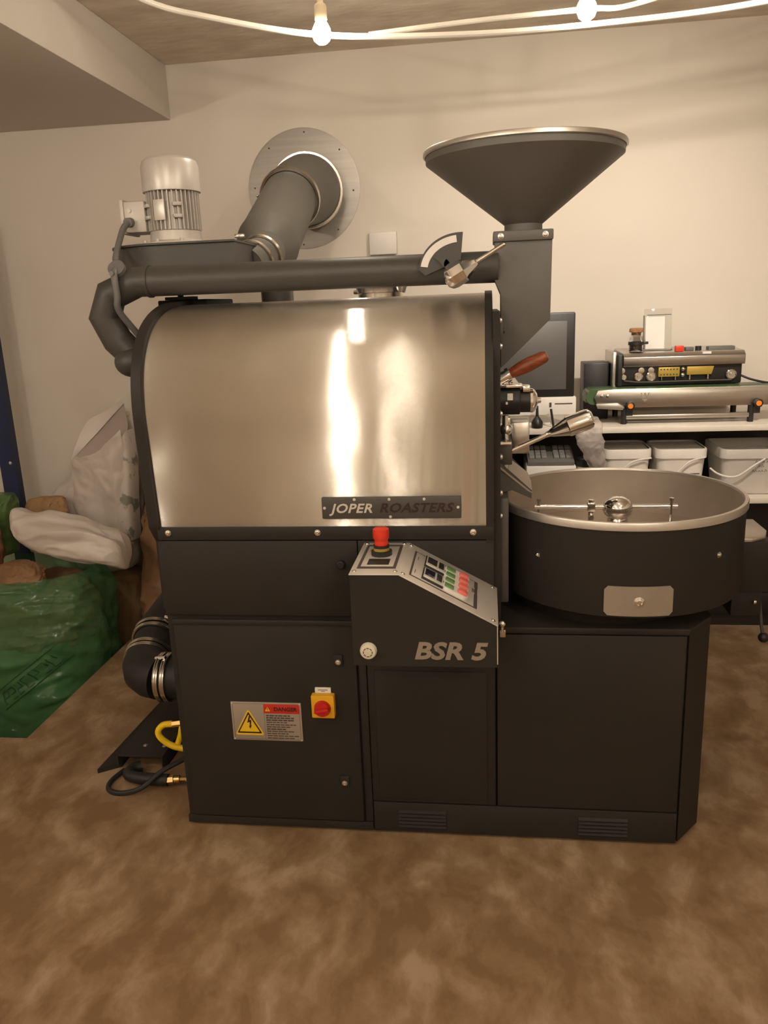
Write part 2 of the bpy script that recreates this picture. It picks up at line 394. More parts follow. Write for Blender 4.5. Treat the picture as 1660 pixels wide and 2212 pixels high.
obj('festoon_cord', B().tube([(-.33, 2.548, 2.104), (-.20, 2.548, 2.110), (.005, 2.545, 2.116), (.278, 2.535, 2.118), (.439, 2.53, 2.123), (.9, 2.4, 2.2), (1.4, 2.3, 2.314)], .007, 10, smooth=8),
    'cable_white', None, 'white cord slung past the bulb over the feed hopper', 'cord', 'cords of the string lights')

# ------------------------------------------------------------------ the coffee roaster
FY = 1.803
R = thing('coffee_roaster', 'black drum coffee roaster with brushed steel hood and round cooling bin', 'coffee roaster', (-.15, 2.1, 0))
def catmull(pts, k=6):
    out = []
    for i in range(len(pts)-1):
        p = [Vector(pts[max(i-1, 0)]), Vector(pts[i]), Vector(pts[i+1]), Vector(pts[min(i+2, len(pts)-1)])]
        for j in range(k):
            t = j/k
            out.append(.5*((2*p[1])+(p[2]-p[0])*t+(2*p[0]-5*p[1]+4*p[2]-p[3])*t*t+(-p[0]+3*p[1]-3*p[2]+p[3])*t**3))
    out.append(Vector(pts[-1])); return out
HP = catmull([(1.802, .842), (1.794, .959), (1.789, 1.05), (1.786, 1.13), (1.797, 1.202), (1.822, 1.256), (1.866, 1.304), (1.925, 1.337),
              (1.996, 1.358), (2.06, 1.366), (2.15, 1.369), (2.24, 1.362), (2.32, 1.342), (2.39, 1.30), (2.43, 1.23), (2.45, 1.13), (2.45, .842)], 6)
nx = 40
obj('hood_sheet', B().strip([[(-.80+.797*i/nx, p[0], p[1]) for i in range(nx+1)] for p in HP]), 'hood', R, 'curved brushed stainless steel hood', angle=60)
def offset_profile(P, d):
    out = []
    for i, p in enumerate(P):
        a = P[max(i-1, 0)]; b = P[min(i+1, len(P)-1)]; t = (b-a).normalized(); out.append((p[0]-t[1]*d, p[1]+t[0]*d))
    return out
oc = offset_profile(HP, .010)
obj('hood_side_panel', B().prism([(FY+.02, .62), (FY+.02, .80)]+oc+[(2.46, .62)], 0, -.824, -.800), 'black', R)
oc2 = offset_profile(HP, .005)
obj('hood_side_panel', B().prism([(FY-.004, .80)]+oc2+[(2.455, .80)], 0, -.003, .015), 'black', R)
obj('drum_front_plate', B().prism([(1.815, .60), (1.815, 1.27), (1.87, 1.325), (2.38, 1.325), (2.44, 1.27), (2.44, .60)], 0, .015, .031), 'black', R)
for z, y in ((1.305, 1.86), (1.25, 1.83), (1.10, 1.822), (1.0, 1.822), (.915, 1.822), (.86, 1.822), (.845, 1.95)): obj('bolt', bolt(B(), (.031, y, z), (1, 0, 0), .006, .005), 'chrome', R)
# carcass and front panels
obj('carcass', B().box(-.81, .018, FY+.006, 2.45, .012, .85), 'black', R)
fl = obj('hood_flange', B().box(-.806, .015, FY-.006, FY+.006, .809, .842, .002), 'black', R)
for x in (-.778, -.404, -.033): obj('bolt', bolt(B(), (x, FY-.006, .828), (0, -1, 0), .0062, .005), 'chrome', fl)
obj('upper_panel', B().box(-.81, -.3105, FY-.003, FY+.006, .612, .8065, .002), 'black', R)
obj('upper_panel', B().box(-.3085, .015, FY-.003, FY+.006, .612, .8065, .002), 'black', R)
obj('knob', B().cyl((-.351, FY-.003, .748), (-.351, FY-.017, .748), .011, .010, bev=.002), 'black_plastic', R)
dr = obj('cabinet_door', B().box(-.792, -.326, FY-.008, FY+.006, .035, .600, .004), 'black', R)
obj('door_lip', B().box(-.792, -.326, FY-.014, FY-.006, .590, .604, .003), 'black', dr)
for x, z in ((-.371, .494), (-.372, .153)):
    l = obj('latch', B().box(x-.012, x+.012, FY-.013, FY-.007, z-.012, z+.019, .002), 'black_plastic', dr)
for x, z in ((-.371, .494), (-.372, .153)): obj('latch_pin', bolt(B(), (x, FY-.013, z), (0, -1, 0), .0058, .004), 'chrome', dr)
obj('door_frame', B().box(-.322, -.303, FY-.001, FY+.006, .034, .60, .001), 'black', R)
obj('middle_panel', B().box(-.300, .016, FY-.004, FY+.006, .098, .609, .002), 'black', R)
obj('middle_panel_inset', B().box(-.283, -.004, FY-.007, FY-.003, .110, .47, .003), 'black', R)
pl = obj('plinth', B().box(-.300, .464, FY-.003, FY+.006, .008, .094, .002), 'black', R)
obj('plinth', B().box(-.812, -.304, FY-.003, FY+.006, .008, .031, .002), 'black', R)
for (x0, x1, zz) in ((-.235, -.112, .073), (.224, .345, .073)):
    for k in range(5):
        z = zz-.0105*k
        obj('louver', B().prism([(FY-.003, z), (FY-.010, z-.0045), (FY-.003, z-.0065)], 0, x0, x1), 'black', pl)
for x in (-.775, -.4, -.02): obj('foot', B().cyl((x, 1.84, 0), (x, 1.84, .014), .022), 'rubber', R)
# cooling cabinet
obj('cooling_cabinet', B().prism([(.020, FY+.004), (.464, FY+.004), (.532, 1.888), (.532, 2.40), (.020, 2.40)], 2, .006, .573, .002), 'black', R)
obj('cooling_cabinet_panel', B().box(.0215, .462, FY-.004, FY+.006, .098, .570, .002), 'black', R)
obj('cooling_cabinet_top', B().prism([(.020, FY-.006), (.467, FY-.006), (.538, 1.883), (.538, 2.41), (.020, 2.41)], 2, .573, .590, .003), 'black', R)
obj('corner_panel', B().prism([(.4675, 1.8065), (.4685, 1.8035), (.5355, 1.8845), (.5325, 1.8885)], 2, .012, .572), 'black', R)
for x, y in ((.05, 2.3), (.45, 1.86), (.5, 2.35)): obj('foot', B().cyl((x, y, 0), (x, y, .010), .022), 'rubber', R)
h = obj('catch', B().box(.027, .042, FY-.014, FY-.002, .566, .586, .003), 'steel', R)
obj('catch_knob', B().sphere((.034, FY-.014, .602), .009, 16).cyl((.034, FY-.012, .58), (.034, FY-.012, .6), .004), 'chrome', h)

# name plate on the hood
NY = 1.7895
npl = obj('name_plate', B().box(-.388, -.060, NY-.004, NY+.006, .864, .9165, .003), 'pipe', R, 'dark name plate with cut-out lettering')
text('lettering', 'JOPER', .0305, at_front(-.317, NY-.0045, .889), 'panelsteel', npl, .0008, .28, .022, label='bright cut-out lettering', xs=1.12, space=1.08)
text('lettering', 'ROASTERS', .0305, at_front(-.166, NY-.0045, .8895), 'sign_black', npl, .0008, .28, .022, label='black cut-out lettering', xs=1.12, space=1.08)
for x, z in ((-.381, .891), (-.309, .911), (-.227, .911), (-.145, .911), (-.067, .891), (-.225, .869)):
    obj('rivet', B().lathe([(0, 0), (.0036, 0), (.003, .0015), (0, .002)], (x, NY-.004, z), (0, -1, 0), 12), 'panelsteel', npl)
# danger sign on the door
DY = FY-.009
sg = obj('danger_sign', B().box(-.660, -.4745, DY-.002, DY+.002, .2685, .377, .001), 'sign_plate', R, 'electric shock danger plate')
def tri_prism(b, cx, cz, w, h, y0, y1, r=.2):
    P = [(cx-w/2, cz-h/2), (cx+w/2, cz-h/2), (cx, cz+h/2)]; Q = []
    for i in range(3):
        a, p, c = Vector(P[i-1]), Vector(P[i]), Vector(P[(i+1) % 3])
        for t in (0, .25, .5, .75, 1):
            s0 = p.lerp(a, r*.5); s1 = p.lerp(c, r*.5); Q.append(tuple((1-t)**2*s0+2*t*(1-t)*p+t*t*s1))
    return b.prism(Q, 1, y0, y1)
obj('warning_triangle', tri_prism(B(), -.6145, .3215, .079, .075, DY-.0028, DY-.001, .22), 'sign_yellow', sg)
obj('triangle_border', tri_prism(B(), -.6145, .3200, .066, .061, DY-.0034, DY-.002, .08), 'sign_black', sg)
obj('triangle_field', tri_prism(B(), -.6145, .3185, .054, .049, DY-.0040, DY-.003, .06), 'sign_yellow', sg)
obj('lightning_bolt', B().prism([(-.6135, .3390), (-.6090, .3390), (-.6130, .3265), (-.6075, .3285), (-.6095, .3120), (-.6070, .3125), (-.6120, .3030), (-.6150, .3110), (-.6125, .3110), (-.6125, .3220), (-.6190, .3195)], 1, DY-.0046, DY-.0036), 'sign_black', sg)
hd = obj('danger_header', B().box(-.573, -.479, DY-.0030, DY-.001, .347, .373, .0005), 'sign_red', sg)
text('danger_word', 'DANGER', .0150, at_front(-.5160, DY-.0033, .3590), 'sign_black', sg, .0004, 0, .02, xs=1.0)
obj('header_triangle', tri_prism(B(), -.5625, .3595, .0135, .0125, DY-.0036, DY-.002, .1), 'sign_yellow', sg)
text('header_mark', '!', .010, at_front(-.5625, DY-.004, .3585), 'sign_black', sg, .0003, 0, .02)
b = B(); zz = .3405
for k in range(11):
    x = -.568
    end = -.568+random.uniform(.05, .084) if k not in (6,) else -.52
    while x < end:
        wd = random.uniform(.006, .016); hgt = .0036 if k in (0, 1, 2, 6) else .0026
        b.box(x, min(x+wd, -.481), DY-.0026, DY-.0015, zz-hgt/2, zz+hgt/2); x += wd+.0018
    zz -= .0064
obj('small_print', b, 'print', sg)
b = B()
for z in (.2725, .373): b.box(-.655, -.4795, DY-.0024, DY-.0015, z-.0003, z+.0003)
for x in (-.655, -.573, -.4795): b.box(x-.0003, x+.0003, DY-.0024, DY-.0015, .2725, .373)
obj('sign_border', b, 'print', sg)
for x in (-.656, -.4785):
    for z in (.2722, .3735): obj('rivet', B().lathe([(0, 0), (.0025, 0), (.002, .001), (0, .0015)], (x, DY-.002, z), (0, -1, 0), 10), 'panelsteel', sg)
# main switch
sw = obj('main_switch', B().prism([(-.443, .347), (-.384, .347), (-.384, .409), (-.443, .409)], 1, FY-.009, FY-.030, .003), 'yellow', R, 'yellow main switch plate')
obj('switch_dial', B().lathe([(0, 0), (.0215, 0), (.0205, .006), (.019, .010), (.006, .011), (0, .011)], (-.414, FY-.030, .3755), (0, -1, 0), 28).box(-.4185, -.4095, FY-.050, FY-.030, .357, .394, .003, mtx=Matrix.Translation((-.414, 0, .3755)) @ Matrix.Rotation(1.35, 4, 'Y') @ Matrix.Translation((.414, 0, -.3755))), 'red_dark', sw)
lb = obj('switch_label', B().box(-.435, -.394, FY-.013, FY-.007, .407, .4225, .001), 'paper', sw)
obj('label_print', B().box(-.427, -.402, FY-.0136, FY-.012, .4165, .4180).box(-.419, -.409, FY-.0136, FY-.012, .4125, .4137), 'print', sw)

# control box
CY0, CY1 = 1.572, FY
U0, U1 = Vector((-.185, 0, .800)), Vector((.019, 0, .688))
cb = obj('control_box', B().prism([(-.291, .592), (.019, .592), (.019, .687), (-.185, .7985), (-.291, .7995)], 1, CY0, CY1-.002), 'black', R)
obj('top_face_plate', B().box(-.2925, -.1835, CY0-.002, CY1-.003, .7995, .8015, .0008), 'panelsteel', cb)
ud = (U1-U0).normalized(); nrm = Vector((-ud.z, 0, ud.x)); UL = (U1-U0).length
PM = Matrix(((ud.x, 0, nrm.x, U0.x), (0, 1, 0, CY0), (ud.z, 0, nrm.z, U0.z), (0, 0, 0, 1)))   # local u, v, n -> world
VL = CY1-CY0
obj('sloped_face_plate', B().box(0, UL+.002, -.002, VL-.003, -.001, .0018, .0006, mtx=PM), 'panelsteel', cb)
obj('side_face_plate', B().box(.0185, .0205, CY0-.0015, CY1-.003, .600, .688), 'panelsteel', cb)
# printed field, displays, buttons on the slope
def pbox(name, m, u0, u1, v0, v1, n0, n1, bev=.0003): return obj(name, B().box(u0*UL, u1*UL, v0*VL, v1*VL, n0, n1, bev, mtx=PM), m, cb)
pbox('panel_border', 'print', .085, .785, .115, .835, .0015, .0022)
pbox('panel_field', 'panelsteel', .105, .755, .140, .815, .0018, .0026)
for v0, mm in ((.52, 'print'), (.17, 'screen')):
    pbox('controller', 'black_plastic', .205, .425, v0, v0+.30, .002, .006)
    pbox('controller_frame', 'panelsteel', .215, .415, v0+.03, v0+.27, .005, .0085, .001)
    pbox('display', mm if mm == 'screen' else 'black_plastic', .225, .325, v0+.08, v0+.255, .008, .0092)
    pbox('display', 'black_plastic', .345, .400, v0+.08, v0+.255, .008, .0092)
for k in range(4):
    v = .235+k*.155
    c = Vector((.545*UL, v*VL, .002))
    q = B(); pts = []
    for j in range(24):
        a = 2*PI*j/24; pts.append((c.x+(.105*UL if math.cos(a) > 0 else -.105*UL)*(.62)+.016*math.cos(a), c.y+.016*math.sin(a)))
    q.prism(pts, 2, .002, .010, mtx=PM); obj('push_button_frame', q, 'white_plastic', cb)
    obj('start_button', B().box(c.x-.027, c.x-.005, c.y-.010, c.y+.010, .009, .0135, .002, mtx=PM), 'green_btn', cb)
    obj('stop_button', B().box(c.x+.005, c.x+.027, c.y-.010, c.y+.010, .009, .016, .002, mtx=PM), 'pink_btn', cb)
b = B()
for (u, v, du, dv) in ((.45, .20, .012, .09), (.465, .22, .008, .06), (.45, .60, .02, .09), (.665, .62, .012, .10), (.665, .48, .008, .06), (.665, .35, .012, .09), (.675, .36, .006, .07), (.665, .24, .008, .05), (.13, .22, .006, .1), (.13, .6, .006, .1)):
    b.box(u*UL, (u+du)*UL, v*VL, (v+dv)*VL, .0024, .0029, mtx=PM)
for j in range(3): b.box((.725+.012*j)*UL, (.733+.012*j)*UL, .50*VL, .60*VL, .0024, .0029, mtx=PM)
obj('panel_print', b, 'print', cb)
b = B().box(.748*UL, .785*UL, .14*VL, .46*VL, .0024, .0029, mtx=PM).box(.748*UL, .785*UL, .64*VL, .80*VL, .0024, .0029, mtx=PM); obj('panel_end_print', b, 'print', cb)
# field round the emergency stop
def tbox(name, m, x0, x1, y0, y1, z0, z1): return obj(name, B().box(x0, x1, y0, y1, z0, z1, .0004), m, cb)
tbox('stop_border', 'print', -.281, -.196, 1.608, 1.780, .8010, .8020)
tbox('stop_field', 'panelsteel', -.274, -.203, 1.622, 1.768, .8015, .8025)
tbox('stop_label', 'black_plastic', -.262, -.214, 1.632, 1.672, .8020, .8032)
es = obj('stop_collar', B().lathe([(0, 0), (.024, 0), (.024, .010), (.018, .012), (.018, .024), (0, .024)], (-.238, 1.705, .802), (0, 0, 1), 28), 'black_plastic', cb)
obj('stop_ring', B().lathe([(.0, .0), (.0185, .0), (.0185, .007), (.0, .007)], (-.238, 1.705, .813), (0, 0, 1), 28), 'olive', cb)
obj('emergency_stop_button', B().lathe([(0, 0), (.0150, 0), (.0160, .003), (.0150, .008), (.0155, .012), (.0182, .016), (.0186, .030), (.0178, .037), (.014, .0395), (0, .040)], (-.238, 1.705, .826), (0, 0, 1), 32), 'red', cb, 'red mushroom emergency stop button')
for p in ((-.283, 1.590), (-.283, 1.788), (-.195, 1.590), (-.195, 1.788)): obj('screw', bolt(B(), (p[0], p[1], .8013), (0, 0, 1), .0042, .003), 'chrome', cb)
for u in (.03, .955):
    for v in (.055, .93):
        p = PM @ Vector((u*UL, v*VL, .0016)); obj('screw', bolt(B(), p, nrm, .0042, .003), 'chrome', cb)
text('model_lettering', 'BSR 5', .0535, at_front(-.0825, CY0-.001, .627), 'badge', cb, .001, .22, .034, label='slanted steel lettering', xs=1.17, space=1.02)
obj('buzzer', B().lathe([(0, 0), (.0185, 0), (.0185, .006), (.016, .011), (.0115, .0125), (0, .0125)], (-.257, CY0, .628), (0, -1, 0), 32), 'ivory', cb)
b = B()
for k in range(8):
    a = 2*PI*k/8; b.box(-.0028, .0028, -.0009, .0009, 0, .0006, mtx=Matrix.Translation((-.257, CY0-.0124, .628)) @ Matrix.Rotation(PI/2, 4, 'X') @ Matrix.Rotation(a, 4, 'Z') @ Matrix.Translation((0, .0095, 0)))
obj('buzzer_slots', b, 'print', cb)

# cooling bin
BX, BY, BZ, BR = .333, 2.044, .862, .303
bn = obj('cooling_bin', B().lathe([(.0, .0), (BR-.012, 0), (BR-.002, .004), (BR, .012), (BR, BZ-.635), (BR-.004, BZ-.635), (BR-.004, .09), (0, .09)], (BX, BY, .635), (0, 0, 1), 96), 'black', R)
obj('bin_liner', B().lathe([(BR-.006, .10), (BR-.006, BZ-.636)], (BX, BY, .635), (0, 0, 1), 96), 'binsteel', bn)
obj('bin_rim', B().lathe([(BR-.007, BZ-.004), (BR-.005, BZ+.001), (BR+.003, BZ+.001), (BR+.0045, BZ-.002), (BR+.0045, BZ-.017), (BR+.001, BZ-.019), (BR-.003, BZ-.017)], (BX, BY, 0), (0, 0, 1), 96), 'rimsteel', bn)
obj('perforated_floor', B().lathe([(0, .002), (BR-.006, .002), (BR-.006, -.002)], (BX, BY, .737), (0, 0, 1), 64), 'perf', bn)
obj('bin_base', B().cyl((BX-.04, BY, .588), (BX-.04, BY, .637), .22, .24, 64), 'black', R)
# stirrer
st = obj('stirrer_hub', B().lathe([(.026, 0), (.026, .055), (.024, .058), (.034, .066), (.038, .078), (.036, .093), (.028, .105), (.014, .112), (0, .1135)], (BX, BY, .737), (0, 0, 1), 32), 'chrome', bn)
obj('stirrer_arm', B().cyl((.122, BY-.004, .824), (.482, BY+.004, .822), .0062, n=14), 'chrome', bn)
for x, z in ((.133, .0), (.466, 0.0)): obj('stirrer_post', B().cyl((x, BY, .742), (x, BY, .842), .0035, n=10).cyl((x, BY, .838), (x, BY, .845), .0058, n=6), 'chrome', bn)
obj('stirrer_clamp', B().cyl((.266, BY, .77), (.266, BY, .842), .007, n=12).box(.256, .276, BY-.012, BY+.012, .812, .836, .003).cyl((.266, BY-.02, .80), (.266, BY+.01, .80), .006, n=6), 'chrome', bn)
obj('stirrer_paddle', B().box(.39, .455, BY-.06, BY-.056, .742, .772, .001, mtx=Matrix.Translation((.42, BY-.06, 0)) @ Matrix.Rotation(.3, 4, 'Z') @ Matrix.Translation((-.42, -BY+.06, 0))).cyl((.452, BY-.05, .77), (.466, BY, .80), .003), 'chrome', bn)
obj('stirrer_paddle', B().box(.14, .23, BY-.04, BY-.036, .742, .768, .001), 'chrome', bn)
# curved plate with knob on the bin front, bolts
def cylpatch(a0, a1, z0, z1, r, n=14, th=.002, rc=.008):
    rows = []
    for j in range(9):
        z = z0+(z1-z0)*j/8
        dz = min(z-z0, z1-z); ins = 0 if dz >= rc else (rc-math.sqrt(max(rc*rc-(rc-dz)**2, 0)))/r
        rows.append([(BX+r*math.sin(a0+ins+(a1-a0-2*ins)*i/n), BY-r*math.cos(a0+ins+(a1-a0-2*ins)*i/n), z) for i in range(n+1)])
    return B().strip(rows, th)
a0 = math.asin((.262-BX)/BR); a1 = math.asin((.412-BX)/BR)
obj('bin_plate', cylpatch(a0, a1, .645, .716, BR+.0025), 'badge', bn)
ak = (a0+a1)/2; kp = Vector((BX+(BR+.002)*math.sin(ak), BY-(BR+.002)*math.cos(ak), .679)); kd = Vector((math.sin(ak), -math.cos(ak), 0))
obj('bin_plate_bolt', B().lathe([(0, 0), (.0135, 0), (.0135, .002), (.010, .003), (.0095, .008), (.006, .009), (.0045, .006), (0, .006)], kp, kd, 24), 'chrome', bn)
for x, z in ((.118, .762), (.522, .769)):
    a = math.asin((x-BX)/BR); obj('bolt', bolt(B(), (BX+BR*math.sin(a), BY-BR*math.cos(a), z), (math.sin(a), -math.cos(a), 0), .0055, .005), 'chrome', bn)
# bin outlet on the right
ot = obj('bin_outlet', B().box(.60, .714, 2.02, 2.20, .60, .735, .004).box(.625, .70, 2.03, 2.18, .53, .602, .003), 'black', R)
obj('outlet_lid', B().prism([(.60, 2.015), (.66, 2.015), (.70, 2.04), (.718, 2.09), (.718, 2.2), (.60, 2.2)], 2, .735, .745, .002), 'rimsteel', R)
lv = obj('outlet_lever', B().tube([(.70, 2.06, .60), (.702, 2.05, .56), (.708, 2.04, .50), (.712, 2.035, .475)], .0045, 10), 'pipe', R)
obj('lever_knob', B().sphere((.713, 2.033, .470), .0135, 20), 'black_plastic', lv)
for p in ((.678, 2.016, .575), (.70, 2.045, .596)): obj('bolt', B().sphere(p, .006, 12), 'chrome', lv)

# discharge chute and drum front fittings
def flat_poly(pts, th=.003):
    bm = bmesh.new(); f = bm.faces.new([bm.verts.new(p) for p in pts]); bmesh.ops.recalc_face_normals(bm, faces=bm.faces)
    bmesh.ops.solidify(bm, geom=list(bm.faces), thickness=th); q = B(); return q.merge(bm)
obj('discharge_chute', flat_poly([(.031, 1.88, .965), (.031, 2.12, .965), (.106, 2.10, .905), (.112, 2.04, .895), (.108, 1.90, .897)], .004), 'binsteel', R)
obj('chute_side', flat_poly([(.031, 1.885, .90), (.031, 1.885, .975), (.070, 1.89, .938), (.107, 1.90, .902), (.106, 1.90, .882), (.06, 1.89, .905)], .003), 'pipe', R)
obj('chute_side', flat_poly([(.031, 2.12, .90), (.031, 2.12, .975), (.107, 2.10, .902), (.06, 2.12, .90)], .003), 'pipe', R)
obj('chute_bracket', B().box(.031, .06, 1.90, 2.08, .965, 1.02, .003).box(.028, .05, 1.83, 1.92, .64, .90, .004), 'pipe', R)
obj('discharge_door', B().box(.040, .052, 1.93, 2.07, .95, 1.06, .003).box(.06, .105, 1.99, 2.06, .975, 1.055, .004), 'steel', R)
# weighted lever
L0, L1, L3 = Vector((.046, 1.94, .987)), Vector((.158, 1.95, 1.034)), Vector((.253, 1.955, 1.068))
lev = obj('door_lever', B().cyl(L0, L1, .0058, n=14), 'chrome', R)
dd = (L3-L1).normalized()
obj('lever_weight', B().lathe([(0, -.010), (.007, -.010), (.008, 0), (.010, .003), (.0225, .042), (.0250, .045), (.0255, .092), (.0235, .101), (.016, .107), (0, .109)], L1-dd*.006, dd, 20), 'chrome', lev, 'chrome weighted lever end')
obj('lever_pivot', B().cyl((.040, 1.94, .986), (.056, 1.94, .986), .013, n=18, bev=.002).cyl((.045, 1.935, .94), (.045, 1.935, 1.08), .008, n=14).sphere((.047, 1.94, 1.045), .016, 16).cyl((.02, 1.90, 1.018), (.058, 1.90, 1.018), .005, n=10).box(.040, .056, 1.93, 1.96, 1.055, 1.075, .002), 'chrome', lev)
# sight glass / burner flange with chrome end
sf = obj('sample_port', B().cyl((.031, 1.955, 1.114), (.080, 1.955, 1.114), .035, n=36, bev=.002).cyl((.080, 1.955, 1.112), (.106, 1.955, 1.112), .028, n=36), 'black_plastic', R)
obj('port_cap', B().lathe([(0, 0), (.029, 0), (.029, .006), (.026, .010), (.018, .016), (.008, .018), (.006, .026), (0, .026)], (.104, 1.955, 1.112), (1, 0, 0), 28), 'chrome', sf)
obj('port_collar', B().box(.031, .085, 1.925, 1.985, 1.146, 1.154, .002).box(.085, .103, 1.93, 1.98, 1.135, 1.150, .002), 'chrome', sf)
for k in range(5):
    a = 2*PI*k/5+.5; obj('port_bolt', B().sphere((.112, 1.955+.021*math.cos(a), 1.112+.021*math.sin(a)), .0055, 12), 'chrome', sf)
obj('port_label', B().box(.049, .062, 1.9185, 1.921, 1.118, 1.134).box(.045, .05, 1.9185, 1.9205, 1.108, 1.114), 'paper', sf)
# sampler with wooden handle
T0, T1 = Vector((.052, 1.94, 1.176)), Vector((.136, 1.94, 1.216)); td = (T1-T0).normalized()
tr_ = obj('sampler', B().cyl(T0-td*.035, T0+td*.006, .014, n=20, bev=.002).cyl(T0-td*.004, T0+td*.004, .017, n=20).prism([(.062, 1.176), (.082, 1.148), (.074, 1.146), (.056, 1.164)], 1, 1.935, 1.945).cyl((.031, 1.95, 1.155), (.06, 1.95, 1.155), .006, n=10), 'chrome', R)
obj('sampler_handle', B().lathe([(0, 0), (.0125, 0), (.0135, .01), (.0165, .03), (.017, .05), (.0155, .075), (.0145, .088), (.011, .095), (0, .098)], T0+td*.004, td, 24), 'wood', tr_, 'turned red-brown wooden handle')

# feed hopper and spout
HX, HY = .092, 2.09
hp = obj('feed_hopper', B().lathe([(.046, 1.508), (.046, 1.525), (.235, 1.672), (.236, 1.690), (.233, 1.690), (.230, 1.672), (.043, 1.528), (.043, 1.508)], (HX, HY, 0), (0, 0, 1), 80), 'hopper', R)
obj('hopper_rim', B().lathe([(.232, 1.688), (.232, 1.698), (.2395, 1.698), (.2415, 1.695), (.2415, 1.688), (.237, 1.686)], (HX, HY, 0), (0, 0, 1), 80), 'rimsteel', hp)
sp = obj('feed_spout', B().prism([(.022, 1.49), (.022, 1.395), (.036, 1.362), (.036, 1.185), (.155, 1.299), (.158, 1.49)], 1, 2.03, 2.15, .001), 'hopper', R)
obj('spout_flange', B().box(.018, .160, 2.022, 2.158, 1.484, 1.508, .003), 'hopper', sp)
for x in (.036, .141): obj('bolt', bolt(B(), (x, 2.022, 1.496), (0, -1, 0), .0058, .004), 'steel', sp)
obj('spout_edge', B().box(.0305, .040, 1.95, 2.03, 1.24, 1.30, .002).cyl((.034, 1.985, 1.278), (.044, 1.985, 1.278), .007), 'pipe', sp)
# damper quadrant with scale and chrome lever
qd_pts = []
cx, cz = -.055, 1.427
for k in range(15):
    a = math.radians(90+87*k/14); qd_pts.append((cx-.004+.101*math.cos(a), cz-.004+.086*math.sin(a)))
obj('damper_quadrant', B().prism([(cx-.004, cz+.02), (cx+.002, cz+.082)]+qd_pts+[(cx-.09, cz-.014)], 1, 2.000, 2.004), 'pipe', R)
rows_o = [(cx-.004+.097*math.cos(math.radians(96+76*k/16)), cz-.004+.080*math.sin(math.radians(96+76*k/16))) for k in range(17)]
rows_i = [(cx-.004+.080*math.cos(math.radians(96+76*k/16)), cz-.004+.064*math.sin(math.radians(96+76*k/16))) for k in range(17)]
obj('damper_scale', B().strip([[(x, 1.999, z) for x, z in rows_o], [(x, 1.999, z) for x, z in rows_i]], .001), 'paper', R)
obj('damper_pointer', B().prism([(-.122, 1.455), (-.095, 1.452), (-.085, 1.440), (-.098, 1.430)], 1, 1.990, 1.993).cyl((-.085, 1.99, 1.437), (-.085, 2.02, 1.437), .014), 'pipe', R)
D0, D1 = Vector((-.078, 1.965, 1.405)), Vector((.042, 1.965, 1.474)); dd = (D1-D0).normalized()
dv = obj('damper_lever', B().cyl(D0+dd*.05, D1, .0052, n=14).sphere(D1, .0053, 12), 'chrome', R)
obj('damper_knob', B().lathe([(0, -.020), (.015, -.018), (.024, -.010), (.027, .002), (.026, .030), (.021, .036), (.011, .062), (.0085, .066), (0, .066)], D0, dd, 8), 'chrome', dv)
obj('damper_boss', B().cyl((-.07, 1.97, 1.418), (-.07, 2.02, 1.418), .010), 'chrome', dv)

# long suction pipe on top with segmented elbow
PY = 2.05
sp_ = obj('suction_pipe', B().tube([(.03, PY, 1.428), (-.895, PY, 1.431), (-.970, PY, 1.402), (-.994, PY, 1.345), (-.972, PY+.01, 1.285), (-.928, PY+.02, 1.235), (-.80, PY+.03, 1.215)], [.0375, .0375, .0385, .0395, .0395, .0385, .0375], 28), 'pipe', R, angle=18)
obj('pipe_cap', B().sphere((-.935, PY+.005, 1.228), .047, 24, (1, 1, .85)), 'pipe', sp_)
obj('pipe_seam', B().lathe([(.0378, 0), (.0405, 0), (.0405, .008), (.0378, .008)], (-.865, PY, 1.4308), (1, 0, 0), 32), 'pipe', sp_)
# stubs between hood and pipe
obj('hood_stub', B().lathe([(.060, 0), (.060, .035), (.066, .036), (.066, .052), (.060, .053), (0, .053)], (-.28, 2.2, 1.345), (0, 0, 1), 36), 'clamp', R)
obj('hood_stub_bolt', B().cyl((-.347, 2.18, 1.384), (-.335, 2.17, 1.384), .006, n=8).cyl((-.215, 2.16, 1.38), (-.205, 2.15, 1.40), .005, n=8), 'chrome', R)
obj('riser_pipe', B().cyl((-.600, 2.33, 1.32), (-.600, 2.33, 1.44), .043, n=28), 'pipe', R)
obj('fan_bracket', B().box(-.90, -.76, 2.18, 2.42, 1.34, 1.384, .004).box(-.87, -.79, 2.16, 2.20, 1.384, 1.392, .001).cyl((-.83, 2.175, 1.39), (-.83, 2.175, 1.398), .008, n=6), 'black', R)

# fan housing and motor
FX, FYc = -.868, 2.33
def scroll(r, e):
    P = [(FX+r*math.cos(math.radians(a)), FYc+r*math.sin(math.radians(a))) for a in range(20, 271, 5)]
    return P+[(-.66+e, FYc-r+.004), (-.66+e, FYc+.06)]
fh = obj('fan_housing', B().prism(scroll(.184, 0), 2, 1.405, 1.528), 'pipe', R)
obj('housing_lid', B().prism(scroll(.195, .004), 2, 1.527, 1.532), 'pipe', fh)
MX, MY = -.873, 2.30
mo = obj('fan_motor', B().lathe([(0, 1.532), (.098, 1.532), (.100, 1.536), (.098, 1.541), (.078, 1.543), (.072, 1.548), (.070, 1.572), (.062, 1.575), (.060, 1.69), (0, 1.69)], (MX, MY, 0), (0, 0, 1), 48), 'alu', R)
for k in range(36):
    a = 2*PI*k/36
    obj('cooling_fin', B().box(.058, .0735, -.0016, .0016, 1.574, 1.692, mtx=Matrix.Translation((MX, MY, 0)) @ Matrix.Rotation(a, 4, 'Z')), 'alu', mo)
